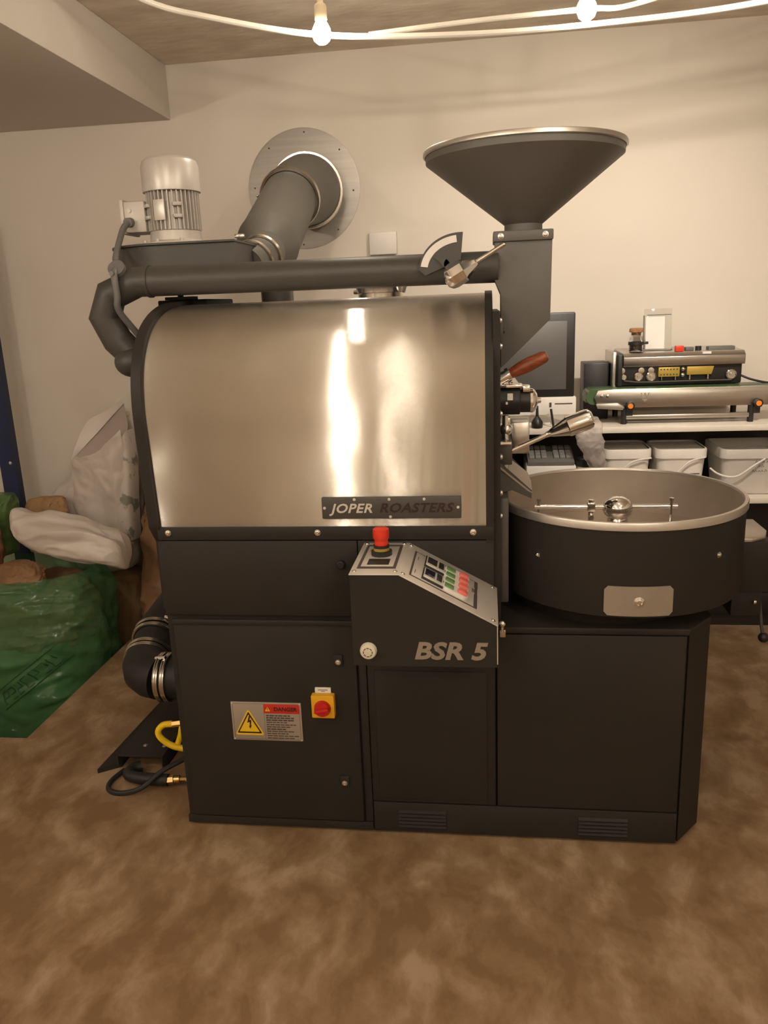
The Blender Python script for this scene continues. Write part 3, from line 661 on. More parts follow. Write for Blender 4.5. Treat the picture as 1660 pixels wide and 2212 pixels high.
obj('motor_cowl', B().lathe([(.070, 1.676), (.0795, 1.676), (.0800, 1.680), (.0795, 1.742), (.074, 1.757), (.060, 1.766), (.02, 1.768), (0, 1.768)], (MX, MY, 0), (0, 0, 1), 48), 'cap', mo)
def radial(a): return Matrix.Translation((MX, MY, 0)) @ Matrix.Rotation(a, 4, 'Z')
obj('type_plate', B().box(.070, .0765, -.017, .017, 1.598, 1.652, .001, mtx=radial(math.radians(-100))), 'panelsteel', mo)
for a in (-62, -138):
    for z in (1.603, 1.634): obj('mounting_lug', B().box(.068, .082, -.012, .012, z, z+.010, .002, mtx=radial(math.radians(a))), 'alu', mo)
obj('terminal_box', B().box(-1.008, -.94, 2.255, 2.345, 1.572, 1.655, .005).box(-1.012, -1.000, 2.25, 2.35, 1.568, 1.660, .003).cyl((-.985, 2.258, 1.63), (-.985, 2.252, 1.63), .006, n=12), 'alu', mo)
obj('cable_gland', B().cyl((-.985, 2.262, 1.600), (-.985, 2.235, 1.597), .013, n=16), 'grey_cable', mo)
for a in (-60, -105, -150): 
    p = radial(math.radians(a)) @ Vector((.088, 0, 1.541)); obj('bolt', B().cyl(p, p+Vector((0, 0, .008)), .006, n=6), 'alu', mo)
obj('motor_cable', B().tube([(-.985, 2.24, 1.597), (-.99, 2.222, 1.585), (-.993, 2.20, 1.56), (-.978, 2.12, 1.50), (-.950, 2.06, 1.475), (-.935, 2.005, 1.45), (-.930, 1.998, 1.40), (-.935, 2.01, 1.36), (-.915, 2.06, 1.30), (-.89, 2.12, 1.22)], .0085, 12, smooth=6), 'grey_cable', mo)
obj('cable_clip', B().cyl((-.935, 2.03, 1.462), (-.935, 2.02, 1.468), .022, n=20).cyl((-.935, 2.0, 1.452), (-.935, 1.99, 1.452), .006, n=10), 'grey_cable', mo)

# ------------------------------------------------------------------ flue through the wall
def ring(b, c, d, r, w=.010, t=.004, n=40): return b.lathe([(r, -w/2), (r+t, -w/2), (r+t*1.3, -w/4), (r+t, 0), (r+t*1.3, w/4), (r+t, w/2), (r, w/2)], c, d, n)
fx, fz = -.735, 1.818
FL = thing('flue_pipe', 'black flue pipe with steel clamps leading from the fan into the wall', 'flue pipe', (fx, 3.1, 1.5))
obj('wall_flange', B().lathe([(0, 0), (.232, 0), (.232, .003), (.225, .004), (0, .004)], (fx, 3.42, fz), (0, -1, 0), 72), 'flange', FL, 'round brushed steel wall flange')
for k in range(8):
    a = math.radians(86-45*k); p = (fx+.205*math.cos(a), 3.4165, fz+.215*math.sin(a))
    obj('flange_screw', B().lathe([(0, 0), (.004, 0), (.003, .002), (0, .0025)], p, (0, -1, 0), 8), 'print', FL)
E0 = Vector((-.715, 3.42, 1.805)); E1 = Vector((-.690, 3.24, 1.792)); E2 = Vector((-.704, 3.02, 1.735)); E3 = Vector((-.690, 2.62, 1.553))
obj('wall_collar', B().tube([E0, E0.lerp(E1, .75)], .132, 40), 'hopper', FL)
obj('clamp', ring(B(), E0.lerp(E1, .66), E1-E0, .133, .030, .008), 'clamp', FL)
obj('elbow', B().tube([E0.lerp(E1, .7), E0.lerp(E1, .95), E1.lerp(E2, .28), E1.lerp(E2, .62), E2], [.130, .129, .125, .116, .104], 40), 'hopper', FL, angle=12)
obj('flue_tube', B().tube([E2, E3], .098, 40), 'hopper', FL)
obj('clamp', ring(B(), E2, E2-E3, .101, .024, .008), 'clamp', FL)
obj('clamp_bolt', B().cyl(E2+Vector((-.10, -.02, .01)), E2+Vector((-.09, -.02, .035)), .006, n=8).sphere(E2+Vector((-.115, -.02, .012)), .006, 10), 'chrome', FL)
F1 = Vector((-.668, 2.45, 1.503)); F0 = Vector((-.69, 2.34, 1.468))
dn = (F1-E3).normalized()
obj('reducer', B().tube([E3, E3+dn*.008, E3.lerp(F1, .62), F1], [.0985, .100, .064, .060], 40), 'hopper', FL, angle=15)
obj('tee_leg', B().cyl(E3+Vector((.02, -.01, -.02)), E3+Vector((.02, -.01, -.20)), .052, n=32), 'hopper', FL)
obj('outlet_tube', B().tube([F1, F0], .059, 36), 'hopper', FL)
obj('clamp', ring(B(), F1, F1-F0, .060, .014, .005), 'clamp', FL)
obj('clamp', ring(B(), F1.lerp(F0, .52), F1-F0, .060, .012, .005), 'clamp', FL)
obj('clamp_bolt', B().box(-.735, -.705, 2.40, 2.42, 1.556, 1.568, .003), 'chrome', FL)

# ------------------------------------------------------------------ chaff duct beside the cabinet
g0, g1, g2, g3, g4 = Vector((-.805, 2.10, .285)), Vector((-.985, 2.10, .288)), Vector((-1.045, 2.130, .290)), Vector((-1.062, 2.19, .298)), Vector((-1.078, 2.34, .345))
arc = [g1]+[Vector((-.985-.075*math.sin(math.radians(t)), 2.10+.09*(1-math.cos(math.radians(t))), .288+.010*t/90)) for t in (22, 45, 67)]+[g3]
DU = obj('chaff_duct', B().tube(arc, .069, 36), 'rubber', R, 'black rubber elbow duct', angle=50)
obj('duct_tube', B().tube([g0, g1], .066, 32), 'rubber', DU)
obj('duct_tube', B().tube([g3, g4, Vector((-1.05, 2.50, .40)), Vector((-.90, 2.56, .42)), (-.80, 2.44, .42)], .066, 32), 'rubber', DU)
for c, d in ((g1+Vector((.012, 0, 0)), (1, 0, 0)), (g1+Vector((.032, 0, 0)), (1, 0, 0)), (g3, g4-g3), (g3.lerp(g4, .12), g4-g3), (g3.lerp(g4, .60), g4-g3), (g3.lerp(g4, .74), g4-g3)):
    obj('band_clamp', ring(B(), c, d, .069, .014, .005), 'clamp', DU)
obj('clamp_screw', B().cyl((-.985, 2.085, .355), (-.95, 2.075, .362), .006, n=8), 'chrome', DU)
obj('clamp_screw', B().cyl((-1.03, 2.28, .408), (-1.0, 2.28, .400), .006, n=8), 'chrome', DU)
# folded steel channel on the floor under the duct
CH = thing('steel_channel', 'black folded steel channel lying on the floor under the duct', 'metal channel', (-1.05, 2.3, 0))
def chan(name, x0, x1, ya, yb, z0, z1): return obj(name, B().box(x0, x1, ya, yb, z0, z1, .001), 'black', CH)
chan('channel_web', -1.125, -.985, 2.04, 2.62, .048, .052)
chan('channel_side', -1.128, -1.124, 2.04, 2.62, .012, .052); chan('channel_side', -.986, -.982, 2.04, 2.62, 0, .052)
obj('channel_flange', B().prism([(-1.185, 2.02), (-1.125, 2.06), (-1.125, 2.62), (-1.15, 2.62)], 2, 0, .014), 'black', CH)
for p in ((-1.135, 2.09, .014), (-1.06, 2.10, .052), (-.998, 2.10, .052)): obj('bolt', bolt(B(), p, (0, 0, 1), .006, .004), 'steel', CH)
# gas hoses
YH = thing('gas_hose', 'looped yellow gas hose beside the cabinet side', 'hose', (-.93, 2.0, .1))
obj('hose', B().tube([(-.815, 2.0, .108), (-.885, 2.0, .108), (-.925, 1.995, .120), (-.953, 1.99, .145), (-.960, 1.99, .168), (-.945, 1.995, .186), (-.918, 2.0, .188)], .0095, 14, smooth=6), 'yellow_hose', YH)
obj('hose_fitting', B().cyl((-.920, 2.0, .188), (-.893, 2.005, .190), .0105, n=6), 'brass', YH)
obj('hose', B().tube([(-.914, 2.005, .113), (-.899, 2.005, .150), (-.888, 2.005, .184), (-.84, 2.02, .25)], .0088, 14, smooth=5), 'yellow_hose', YH)
BH = thing('air_hose', 'black rubber hose with brass coupling lying on the floor', 'hose', (-1.0, 2.0, 0))
obj('hose', B().tube([(-.935, 1.965, .024), (-1.0, 1.97, .022), (-1.05, 1.978, .022), (-1.072, 1.995, .022), (-1.066, 2.02, .022), (-1.05, 2.034, .022)], .0175, 14, smooth=6), 'rubber', BH)
obj('coupling', B().cyl((-.940, 1.965, .024), (-.918, 1.966, .026), .0135, n=6).cyl((-.916, 1.966, .026), (-.90, 1.967, .027), .012, n=12).cyl((-.90, 1.967, .027), (-.862, 1.97, .028), .006, n=10).cyl((-.88, 1.968, .0275), (-.811, 1.97, .0285), .009, n=8), 'brass', BH)
EC = obj('power_cable', B().tube([(-.812, 2.05, .12), (-.88, 2.02, .075), (-.95, 1.965, .054), (-1.0, 1.925, .022), (-1.06, 1.915, .008), (-1.105, 1.93, .008), (-1.118, 1.975, .008), (-1.10, 2.025, .012)], .0075, 10, smooth=6), 'rubber', None, 'thin black cable curling over the floor channel', 'cable')

# ------------------------------------------------------------------ sacks and bags in the lower corner
def ridge(p, s):
    return 1-2*abs(noise.noise(p*s))
def loft(rings, nu=130, k=16, pw=2.4, amp=.012, sc=7, seed=0, close0=True, close1=True, st=(1, 1, 1), oc=(1.1, .55, .3)):
    """rings: (center, halfU vector, halfV vector)"""
    R_ = [(Vector(c), Vector(u), Vector(v)) for c, u, v in rings]
    out = []
    for i in range(len(R_)-1):
        for j in range(k):
            t = j/k; q = []
            for e in range(3):
                p0, p1, p2, p3 = R_[max(i-1, 0)][e], R_[i][e], R_[i+1][e], R_[min(i+2, len(R_)-1)][e]
                q.append(.5*((2*p1)+(p2-p0)*t+(2*p0-5*p1+4*p2-p3)*t*t+(-p0+3*p1-3*p2+p3)*t**3))
            out.append(q)
    out.append(list(R_[-1]))
    bm = bmesh.new(); rows = []; off = Vector((seed*3.1, seed*1.7, seed*2.3))
    for c, u, v in out:
        row = []
        for a in range(nu):
            th = 2*PI*a/nu; cs, sn = math.cos(th), math.sin(th)
            x = math.copysign(abs(cs)**(2/pw), cs); y = math.copysign(abs(sn)**(2/pw), sn)
            d = u*x+v*y; p = c+d; dn_ = d.normalized() if d.length > 1e-5 else Vector((0, 0, 1))
            q = p+off; q = q+noise.noise_vector(q*3.0)*.07; q = Vector((q.x*st[0], q.y*st[1], q.z*st[2]))
            dd_ = amp*(oc[0]*ridge(q, sc)+oc[1]*ridge(q+Vector((3, 1, 2)), sc*2.1)+oc[2]*ridge(q+Vector((1, 5, 2)), sc*4.6)-.45*sum(oc))
            row.append(bm.verts.new(p+dn_*min(dd_, amp*1.1)))
        rows.append(row)
    for A, Bq in zip(rows, rows[1:]):
        for a in range(nu): bm.faces.new((A[a], A[(a+1) % nu], Bq[(a+1) % nu], Bq[a]))
    for flag, row in ((close0, rows[0]), (close1, rows[-1])):
        if flag:
            cc = Vector((0, 0, 0))
            for v_ in row: cc += v_.co
            cv = bm.verts.new(cc/len(row))
            for a in range(nu): bm.faces.new((row[a], row[(a+1) % nu], cv))
    bmesh.ops.recalc_face_normals(bm, faces=bm.faces)
    b = B(); b.bm.free(); b.bm = bm; return b
def vr(z, x0, x1, y0, y1): return (((x0+x1)/2, (y0+y1)/2, z), ((x1-x0)/2, 0, 0), (0, (y1-y0)/2, 0))
G0 = LZ
from mathutils.bvhtree import BVHTree
def project_print(name, target, strokes, m, r=.0012, lift=.0015):
    """ink strokes (x, z points) laid on the front of a bag"""
    bm = bmesh.new(); bm.from_mesh(target.data); o = wloc(target); bmesh.ops.translate(bm, vec=o, verts=bm.verts); t = BVHTree.FromBMesh(bm); q = B()
    for st in strokes:
        P = []
        for i in range(len(st)-1):
            a, c = Vector(st[i]), Vector(st[i+1]); n = max(1, int((c-a).length/.012))
            P += [a.lerp(c, k/n) for k in range(n)]
        P.append(Vector(st[-1])); L = []
        for p in P:
            h = t.ray_cast(Vector((p[0], 0, p[1])), Vector((0, 1, 0)))
            if h[0] is not None: L.append(h[0]-Vector((0, lift, 0)))
        if len(L) > 1: q.tube(L, r, 5)
    bm.free(); return obj(name, q, m, target, kind='stuff')
GB = thing('green_bag', 'bulging translucent green plastic bag stuffed with kraft paper in the floor recess', 'plastic bag', (-1.9, 2.9, LZ))
gf = obj('bag_film', loft([vr(G0, -2.16, -1.66, 2.68, 3.08), vr(G0+.06, -2.24, -1.59, 2.62, 3.12), vr(G0+.22, -2.27, -1.56, 2.60, 3.14), vr(0.0, -2.26, -1.555, 2.61, 3.14),
                   vr(.14, -2.25, -1.545, 2.63, 3.14), vr(.26, -2.23, -1.55, 2.66, 3.12), vr(.33, -2.19, -1.565, 2.68, 3.10), vr(.37, -2.14, -1.60, 2.70, 3.08)], amp=.024, sc=5.0, seed=1, st=(.55, .8, 1.3), oc=(1.0, .6, .35), pw=2.6, close1=False), 'green_film', GB, angle=50)
def slant(x, z): return (-1.86+x*.80-z*.60, -.10+x*.60+z*.80)
ST = [[slant(-.02, -.012), slant(.30, -.012)], [slant(-.02, .062), slant(.30, .062)]]
for k in range(7):
    x = .01+.038*k; g = [[(0, 0), (0, .045)], [(0, .045), (.024, .045)], [(.024, .045), (.024, .02), (0, .02)], [(0, 0), (.024, 0)]]
    for j in range(4):
        if (k*3+j) % 4 != 3: ST.append([slant(x+a_, c_) for a_, c_ in g[j]])
project_print('bag_print', gf, ST, 'bag_print', .0022)
obj('inner_bag', loft([vr(G0+.015, -2.12, -1.68, 2.72, 3.04), vr(G0+.12, -2.20, -1.62, 2.67, 3.08), vr(-.05, -2.22, -1.60, 2.66, 3.10), vr(.06, -2.21, -1.60, 2.67, 3.10), vr(.12, -2.18, -1.63, 2.70, 3.06)], amp=.012, sc=8, seed=2, pw=2.6), 'green_dense', GB, angle=50)
obj('paper_stuffing', loft([vr(.08, -2.05, -1.62, 2.69, 3.06), vr(.16, -2.10, -1.60, 2.68, 3.07), vr(.24, -2.10, -1.62, 2.70, 3.06), vr(.30, -1.95, -1.66, 2.73, 3.03), vr(.33, -1.85, -1.70, 2.80, 3.0)], amp=.022, sc=9, seed=3), 'kraft', GB, angle=50)
obj('kraft_bag', loft([vr(.32, -1.96, -1.74, 2.71, 2.83), vr(.36, -1.95, -1.72, 2.70, 2.83), vr(.40, -1.93, -1.74, 2.71, 2.83), vr(.425, -1.88, -1.79, 2.73, 2.81)], amp=.014, sc=14, seed=4), 'kraft', None,
    'crumpled brown paper lump on top of the green bag', 'paper bag', angle=50)
# white folded sack lying on the green bag
def ax_ring(c, ry, rz, tilt=0): return (c, (0, ry, 0), (rz*math.sin(tilt), 0, rz*math.cos(tilt)))
obj('white_sack', loft([ax_ring((-1.925, 2.93, .560), .01, .02), ax_ring((-1.90, 2.93, .545), .05, .045), ax_ring((-1.84, 2.92, .520), .085, .055), ax_ring((-1.74, 2.91, .513), .11, .075), ax_ring((-1.62, 2.90, .492), .12, .080),
                   ax_ring((-1.53, 2.89, .460), .115, .072), ax_ring((-1.47, 2.885, .435), .095, .062), ax_ring((-1.44, 2.88, .420), .06, .042), ax_ring((-1.432, 2.88, .415), .012, .012)], amp=.024, sc=7.5, seed=5, st=(.32, 1, 1), oc=(1.1, .45, .08), pw=2.2), 'white_sack', None,
    'crumpled white sack lying folded on top of the green bag', 'sack', angle=50)
# tall white sack with open mouth
WS = thing('printed_sack', 'tall white woven sack with open mouth leaning on the wall', 'sack', (-1.77, 3.29, .23))
obj('sack_body', loft([vr(.24, -1.96, -1.62, 3.20, 3.37), vr(.28, -1.99, -1.575, 3.17, 3.375), vr(.36, -2.005, -1.55, 3.17, 3.375), vr(.46, -2.00, -1.54, 3.17, 3.375), vr(.54, -1.975, -1.53, 3.17, 3.375), vr(.61, -1.90, -1.525, 3.18, 3.375),
                   vr(.68, -1.825, -1.52, 3.21, 3.375), vr(.75, -1.785, -1.51, 3.27, 3.375), vr(.84, -1.76, -1.515, 3.285, 3.375), vr(.90, -1.71, -1.53, 3.29, 3.375), vr(.94, -1.66, -1.56, 3.32, 3.37)], amp=.022, sc=7, seed=6, st=(1, 1, .4), oc=(1.1, .5, .12), pw=2.2), 'white_sack', WS, angle=50)
def sheet(name, grid, m, parent, seed=0, amp=.008, sc=10, n=6):
    """grid of control rows -> subdivided crumpled thin sheet"""
    rows = [catmull(r, n) for r in grid]
    cols = list(zip(*rows)); cols = [catmull(list(c), n) for c in cols]
    rows = list(zip(*cols)); out = []
    for r in rows: out.append([p+Vector((0, -1, .3))*amp*(.7*ridge(Vector((p.x, p.y, p.z*.45+p.x*.3))+Vector((seed, seed*2, 0)), sc)+.4*ridge(p+Vector((seed+2, seed, 0)), sc*2.2)) for p in r])
    return obj(name, B().strip(out, .002), m, parent, angle=60)
sheet('mouth_front_lip', [[(-1.755, 3.145, .760), (-1.70, 3.13, .772), (-1.63, 3.13, .795), (-1.575, 3.14, .838), (-1.525, 3.16, .885)],
                          [(-1.765, 3.16, .69), (-1.70, 3.140, .70), (-1.63, 3.145, .715), (-1.57, 3.145, .735), (-1.52, 3.17, .76)],
                          [(-1.785, 3.18, .58), (-1.71, 3.150, .58), (-1.64, 3.160, .585), (-1.57, 3.150, .59), (-1.525, 3.18, .60)],
                          [(-1.85, 3.19, .46), (-1.74, 3.155, .46), (-1.65, 3.165, .46), (-1.57, 3.155, .46), (-1.53, 3.18, .46)],
                          [(-1.90, 3.20, .38), (-1.76, 3.160, .38), (-1.66, 3.165, .38), (-1.57, 3.160, .38), (-1.54, 3.18, .38)]], 'white_sack', WS, 1, .014, 11, 10)
sheet('mouth_back_lip', [[(-1.760, 3.145, .757), (-1.735, 3.19, .845), (-1.70, 3.23, .915), (-1.62, 3.24, .955), (-1.535, 3.22, 1.005)],
                         [(-1.745, 3.165, .775), (-1.70, 3.20, .825), (-1.66, 3.22, .865), (-1.60, 3.235, .925), (-1.532, 3.225, .985)]], 'white_sack', WS, 3, .004)
sheet('mouth_inside', [[(-1.745, 3.17, .772), (-1.70, 3.21, .825), (-1.66, 3.23, .865), (-1.60, 3.245, .925), (-1.532, 3.235, .985)],
                       [(-1.70, 3.16, .755), (-1.66, 3.19, .79), (-1.62, 3.21, .82), (-1.57, 3.22, .865), (-1.518, 3.22, .90)],
                       [(-1.68, 3.15, .735), (-1.64, 3.17, .75), (-1.60, 3.18, .77), (-1.56, 3.185, .80), (-1.518, 3.19, .85)]], 'sack_inside_shade', WS, 5, .004)
sheet('printed_side', [[(-1.552, 3.160, .80), (-1.512, 3.165, .87), (-1.495, 3.22, .88)], [(-1.548, 3.155, .70), (-1.512, 3.160, .72), (-1.495, 3.22, .72)],
                       [(-1.575, 3.152, .54), (-1.53, 3.152, .54), (-1.51, 3.22, .54)], [(-1.60, 3.150, .40), (-1.54, 3.150, .40), (-1.52, 3.22, .40)]], 'sack_print', WS, 7, .006, 14)
# brown paper sacks
ks = obj('kraft_sack', loft([vr(0, -1.50, -1.16, 3.06, 3.36), vr(.04, -1.515, -1.15, 3.05, 3.37), vr(.2, -1.51, -1.15, 3.06, 3.375), vr(.34, -1.50, -1.15, 3.09, 3.375), vr(.6, -1.475, -1.16, 3.15, 3.375), vr(.78, -1.455, -1.17, 3.19, 3.375), vr(.86, -1.44, -1.18, 3.25, 3.36)], amp=.016, sc=6, seed=8, pw=3.5), 'kraft', None,
    'tall brown kraft paper sack standing on the floor behind the machine', 'sack', angle=50)
ST = []; random.seed(11)
for row in range(9):
    z = .70-.027*row; x = -1.47+.006*row % .02
    while x < -1.33:
        hh = random.uniform(.008, .016); ww = random.uniform(.004, .010); ST.append([(x, z), (x, z+hh)]); ST.append([(x, z+hh*.5), (x+ww, z+hh)]); x += random.uniform(.012, .022)
project_print('sack_print', ks, ST, 'print', .0016)
obj('kraft_sack', loft([vr(LZ, -2.0, -1.60, 3.20, 3.36), vr(LZ+.05, -2.03, -1.56, 3.18, 3.37), vr(-.1, -2.03, -1.55, 3.17, 3.375), vr(.1, -2.02, -1.55, 3.17, 3.375), vr(.2, -1.99, -1.57, 3.19, 3.37), vr(.235, -1.95, -1.62, 3.22, 3.35)], amp=.014, sc=6, seed=13, pw=3), 'kraft', None,
    'brown kraft paper sack under the tall white sack in the recess', 'sack', angle=50)
obj('kraft_bag', loft([vr(.38, -1.96, -1.80, 3.05, 3.13), vr(.50, -1.965, -1.79, 3.05, 3.13), vr(.57, -1.97, -1.775, 3.05, 3.13), vr(.60, -1.955, -1.78, 3.065, 3.12), vr(.615, -1.90, -1.80, 3.08, 3.11)], amp=.016, sc=9, seed=9), 'card', None,
    'tan paper bag wedged between the green bag and the tall white sack', 'paper bag', angle=50)
obj('pink_bag', loft([vr(.36, -2.13, -1.985, 2.77, 2.93), vr(.44, -2.13, -1.955, 2.76, 2.93), vr(.53, -2.12, -1.945, 2.77, 2.92), vr(.59, -2.10, -1.965, 2.80, 2.90)], amp=.010, sc=10, seed=10), 'kraft_pink', None,
    'reddish brown paper bag on the green bag beside the folded white sack', 'paper bag', angle=50)
obj('green_pouch', loft([vr(.38, -2.16, -2.02, 2.98, 3.12), vr(.52, -2.16, -2.00, 2.97, 3.13), vr(.60, -2.14, -1.99, 2.98, 3.13), vr(.635, -2.11, -1.99, 3.02, 3.10)], amp=.008, sc=10, seed=11), 'green_dense', None,
    'small green plastic bag behind the reddish brown paper bag', 'plastic bag', angle=50)
RK = thing('rack_upright', 'dark blue steel rack upright standing against the back wall', 'rack', (-2.11, 3.25, LZ))
obj('post', B().prism([(-2.15, 3.24), (-2.078, 3.24), (-2.078, 3.28), (-2.082, 3.28), (-2.082, 3.244), (-2.15, 3.244)], 2, LZ, 1.75), 'blue', RK)
obj('bolt', bolt(B(), (-2.098, 3.24, .735), (0, -1, 0), .006, .004), 'chrome', RK)
obj('base_plate', B().box(-2.17, -2.06, 3.22, 3.30, LZ, LZ+.006), 'blue', RK)

# ------------------------------------------------------------------ shelves and counter on the right
SX0, SX1 = .06, 2.2
BC = thing('shelf_unit', 'white laminate shelf unit with black back and base along the wall', 'shelf unit', (1.1, 3.2, 0))
obj('upper_shelf', B().box(SX0, SX1, 2.965, 3.415, .862, .884, .002), 'shelf', BC)
obj('lower_shelf', B().box(SX0, SX1, 2.945, 3.30, .598, .620, .002), 'shelf', BC)
obj('back_panel', B().box(SX0, SX1, 3.30, 3.415, 0, .862), 'cabinet', BC)
obj('base_panel', B().box(SX0, SX1, 3.245, 3.30, 0, .597), 'cabinet', BC)
obj('base_rail', B().box(SX0, SX1, 3.225, 3.246, .06, .15, .003), 'cabinet', BC)
obj('end_panel', B().box(SX1-.02, SX1, 2.97, 3.30, 0, .862), 'cabinet', BC)
obj('end_panel', B().box(SX0, SX0+.02, 2.99, 3.30, 0, .862), 'cabinet', BC)

# all-in-one computer
AC = thing('computer', 'black-framed all-in-one computer with white chin on the shelf', 'computer', (.12, 3.1, .884))
scr = obj('screen_housing', B().box(-.11, .322, 3.03, 3.055, .990, 1.297, .006), 'black_plastic', AC)
obj('screen', B().box(-.085, .292, 3.0285, 3.032, 1.020, 1.266, .001), 'monitor_glass', AC)
obj('chin', B().box(-.112, .330, 3.026, 3.058, .925, .992, .004), 'white_plastic', AC)
obj('chin_port', B().box(.232, .240, 3.0245, 3.027, .955, .972), 'print', AC)
obj('chin_print', B().box(.252, .316, 3.0248, 3.027, .965, .969), 'print', AC)
obj('stand', B().box(-.02, .24, 3.06, 3.20, .884, .892, .002).box(.06, .16, 3.05, 3.07, .884, 1.1, .003), 'white_plastic', AC)
# black computer tower
obj('storage_box', B().box(.374, .469, 3.18, 3.31, .8845, 1.100, .004), 'black_plastic', None, 'slim black box standing between the computer and the band sealer', 'box')

# band sealer
SE = thing('band_sealer', 'stainless steel band sealer with green conveyor belt on the shelf', 'band sealer', (.75, 3.15, .884))
Ys = 3.03
obj('conveyor_front', B().prism([(.410, .953), (.395, .985), (.408, 1.010), (.470, 1.014), (.98, 1.014), (1.10, 1.010), (1.10, .945), (.48, .947)], 1, Ys, Ys+.012, .001), 'steel', SE)
obj('conveyor_bed', B().box(.405, 1.10, Ys+.012, Ys+.14, .955, 1.008, .003), 'steel', SE)
obj('conveyor_belt', B().box(.385, 1.12, Ys+.014, Ys+.135, 1.006, 1.014, .003).cyl((.395, Ys+.014, .985), (.395, Ys+.135, .985), .028, n=24), 'belt', SE)
for k in range(3): obj('roller_guide', B().cyl((.372, Ys+.03+.03*k, .965), (.372, Ys+.03+.03*k, 1.005), .006, n=10).box(.372, .398, Ys+.025+.03*k, Ys+.035+.03*k, .98, .99), 'steel', SE)
obj('front_bracket', B().prism([(.408, .945), (.402, .962), (.480, .962), (.505, .948), (.498, .938)], 1, Ys-.006, Ys+.002, .001), 'rimsteel', SE)
for x in (.423, .444): obj('bracket_screw', bolt(B(), (x, Ys, .990), (0, -1, 0), .005, .004), 'chrome', SE)
for x in (.524, .972):
    k_ = obj('clamp_knob', B().lathe([(0, 0), (.0165, 0), (.0165, .012), (.012, .014), (0, .014)], (x, Ys-.003, .9535), (0, -1, 0), 8), 'black_plastic', SE)
    obj('knob_cap', B().cyl((x, Ys-.017, .9535), (x, Ys-.020, .9535), .0095, n=20), 'orange', SE)
    obj('leg', B().cyl((x-.018, Ys+.01, .884), (x-.018, Ys+.01, .955), .011, n=16).box(x-.012, x+.012, Ys, Ys+.02, .915, .945, .002), 'black_plastic', SE)
for x in (.506, .954): obj('leg', B().cyl((x, Ys+.22, .884), (x, Ys+.22, .975), .011, n=16), 'black_plastic', SE)
obj('base_rail', B().box(.50, .96, Ys+.002, Ys+.022, .902, .918, .002), 'steel', SE)
text('emblem', 'W', .030, at_front(.577, Ys-.0008, .988), 'chrome', SE, .0006, 0, .01, xs=1.0)
obj('emblem_tip', B().prism([(.566, .976), (.588, .976), (.577, .966)], 1, Ys-.0012, Ys), 'chrome', SE)
# head
obj('head_body', B().box(.485, .938, Ys+.09, Ys+.30, 1.016, 1.135, .006), 'black_plastic', SE)
obj('head_cover', B().prism([(Ys+.072, 1.088), (Ys+.070, 1.122), (Ys+.090, 1.137), (Ys+.302, 1.143), (Ys+.302, 1.10), (Ys+.092, 1.09)], 0, .508, .942, .002), 'steel', SE)
obj('head_end', B().box(.472, .488, Ys+.10, Ys+.30, 1.00, 1.142, .003), 'steel', SE)
obj('head_bracket', B().box(.489, .506, Ys+.075, Ys+.092, 1.016, 1.132, .003), 'black_plastic', SE)
for x, r in ((.513, .012), (.566, .0165), (.612, .0185), (.898, .019)):
    w_ = obj('wheel', B().lathe([(0, 0), (r, 0), (r, .006), (r*.8, .009), (r*.75, .006), (r*.35, .006), (r*.3, .010), (0, .010)], (x, Ys+.085, 1.050), (0, -1, 0), 24), 'chrome', SE)
for x in (.505, .575, .61): obj('wheel', B().lathe([(0, 0), (.011, 0), (.011, .008), (0, .009)], (x, Ys+.085, 1.073), (0, -1, 0), 20), 'chrome', SE)
obj('drive_band', B().tube([(.513, Ys+.080, 1.036), (.56, Ys+.080, 1.030), (.612, Ys+.080, 1.029), (.70, Ys+.080, 1.030), (.90, Ys+.080, 1.030)], .003, 8), 'print', SE)
hb = obj('heating_block', B().box(.636, .712, Ys+.072, Ys+.095, 1.048, 1.083, .002), 'olive', SE)
for j in range(2):
    for k in range(6): obj('vent_hole', B().cyl((.645+.0115*k, Ys+.0735, 1.056+.019*j), (.645+.0115*k, Ys+.0710, 1.056+.019*j), .0030, n=8), 'print', SE)
obj('cooling_block', B().prism([(.738, 1.053), (.826, 1.053), (.834, 1.083), (.738, 1.083)], 1, Ys+.072, Ys+.095, .002), 'olive', SE)
for x in (.648, .698, .75, .815): obj('spring_pin', B().cyl((x, Ys+.08, 1.035), (x, Ys+.08, 1.053), .0035, n=8), 'chrome', SE)
for z in (1.053, 1.075): obj('pressure_wheel', B().sphere((.725, Ys+.08, z), .009, 12), 'chrome', SE)
obj('red_switch', B().box(.700, .729, Ys+.10, Ys+.125, 1.138, 1.158, .002), 'red', SE)
b = B().box(.74, .77, Ys+.12, Ys+.15, 1.138, 1.15, .002); obj('switch', b, 'keyb', SE)
obj('dial', B().cyl((.79, Ys+.14, 1.138), (.79, Ys+.14, 1.153), .011), 'black_plastic', SE)
obj('control_strip', B().box(.825, .92, Ys+.13, Ys+.17, 1.136, 1.150, .002), 'keyb', SE)
obj('label_strip', B().box(.79, .82, Ys+.0705, Ys+.09, 1.128, 1.136), 'paper', SE)
obj('power_lead', B().tube([(.935, Ys+.1, 1.045), (.975, Ys+.09, 1.028), (1.04, Ys+.09, 1.014), (1.10, Ys+.1, 1.016)], .004, 8, smooth=4), 'rubber', SE)
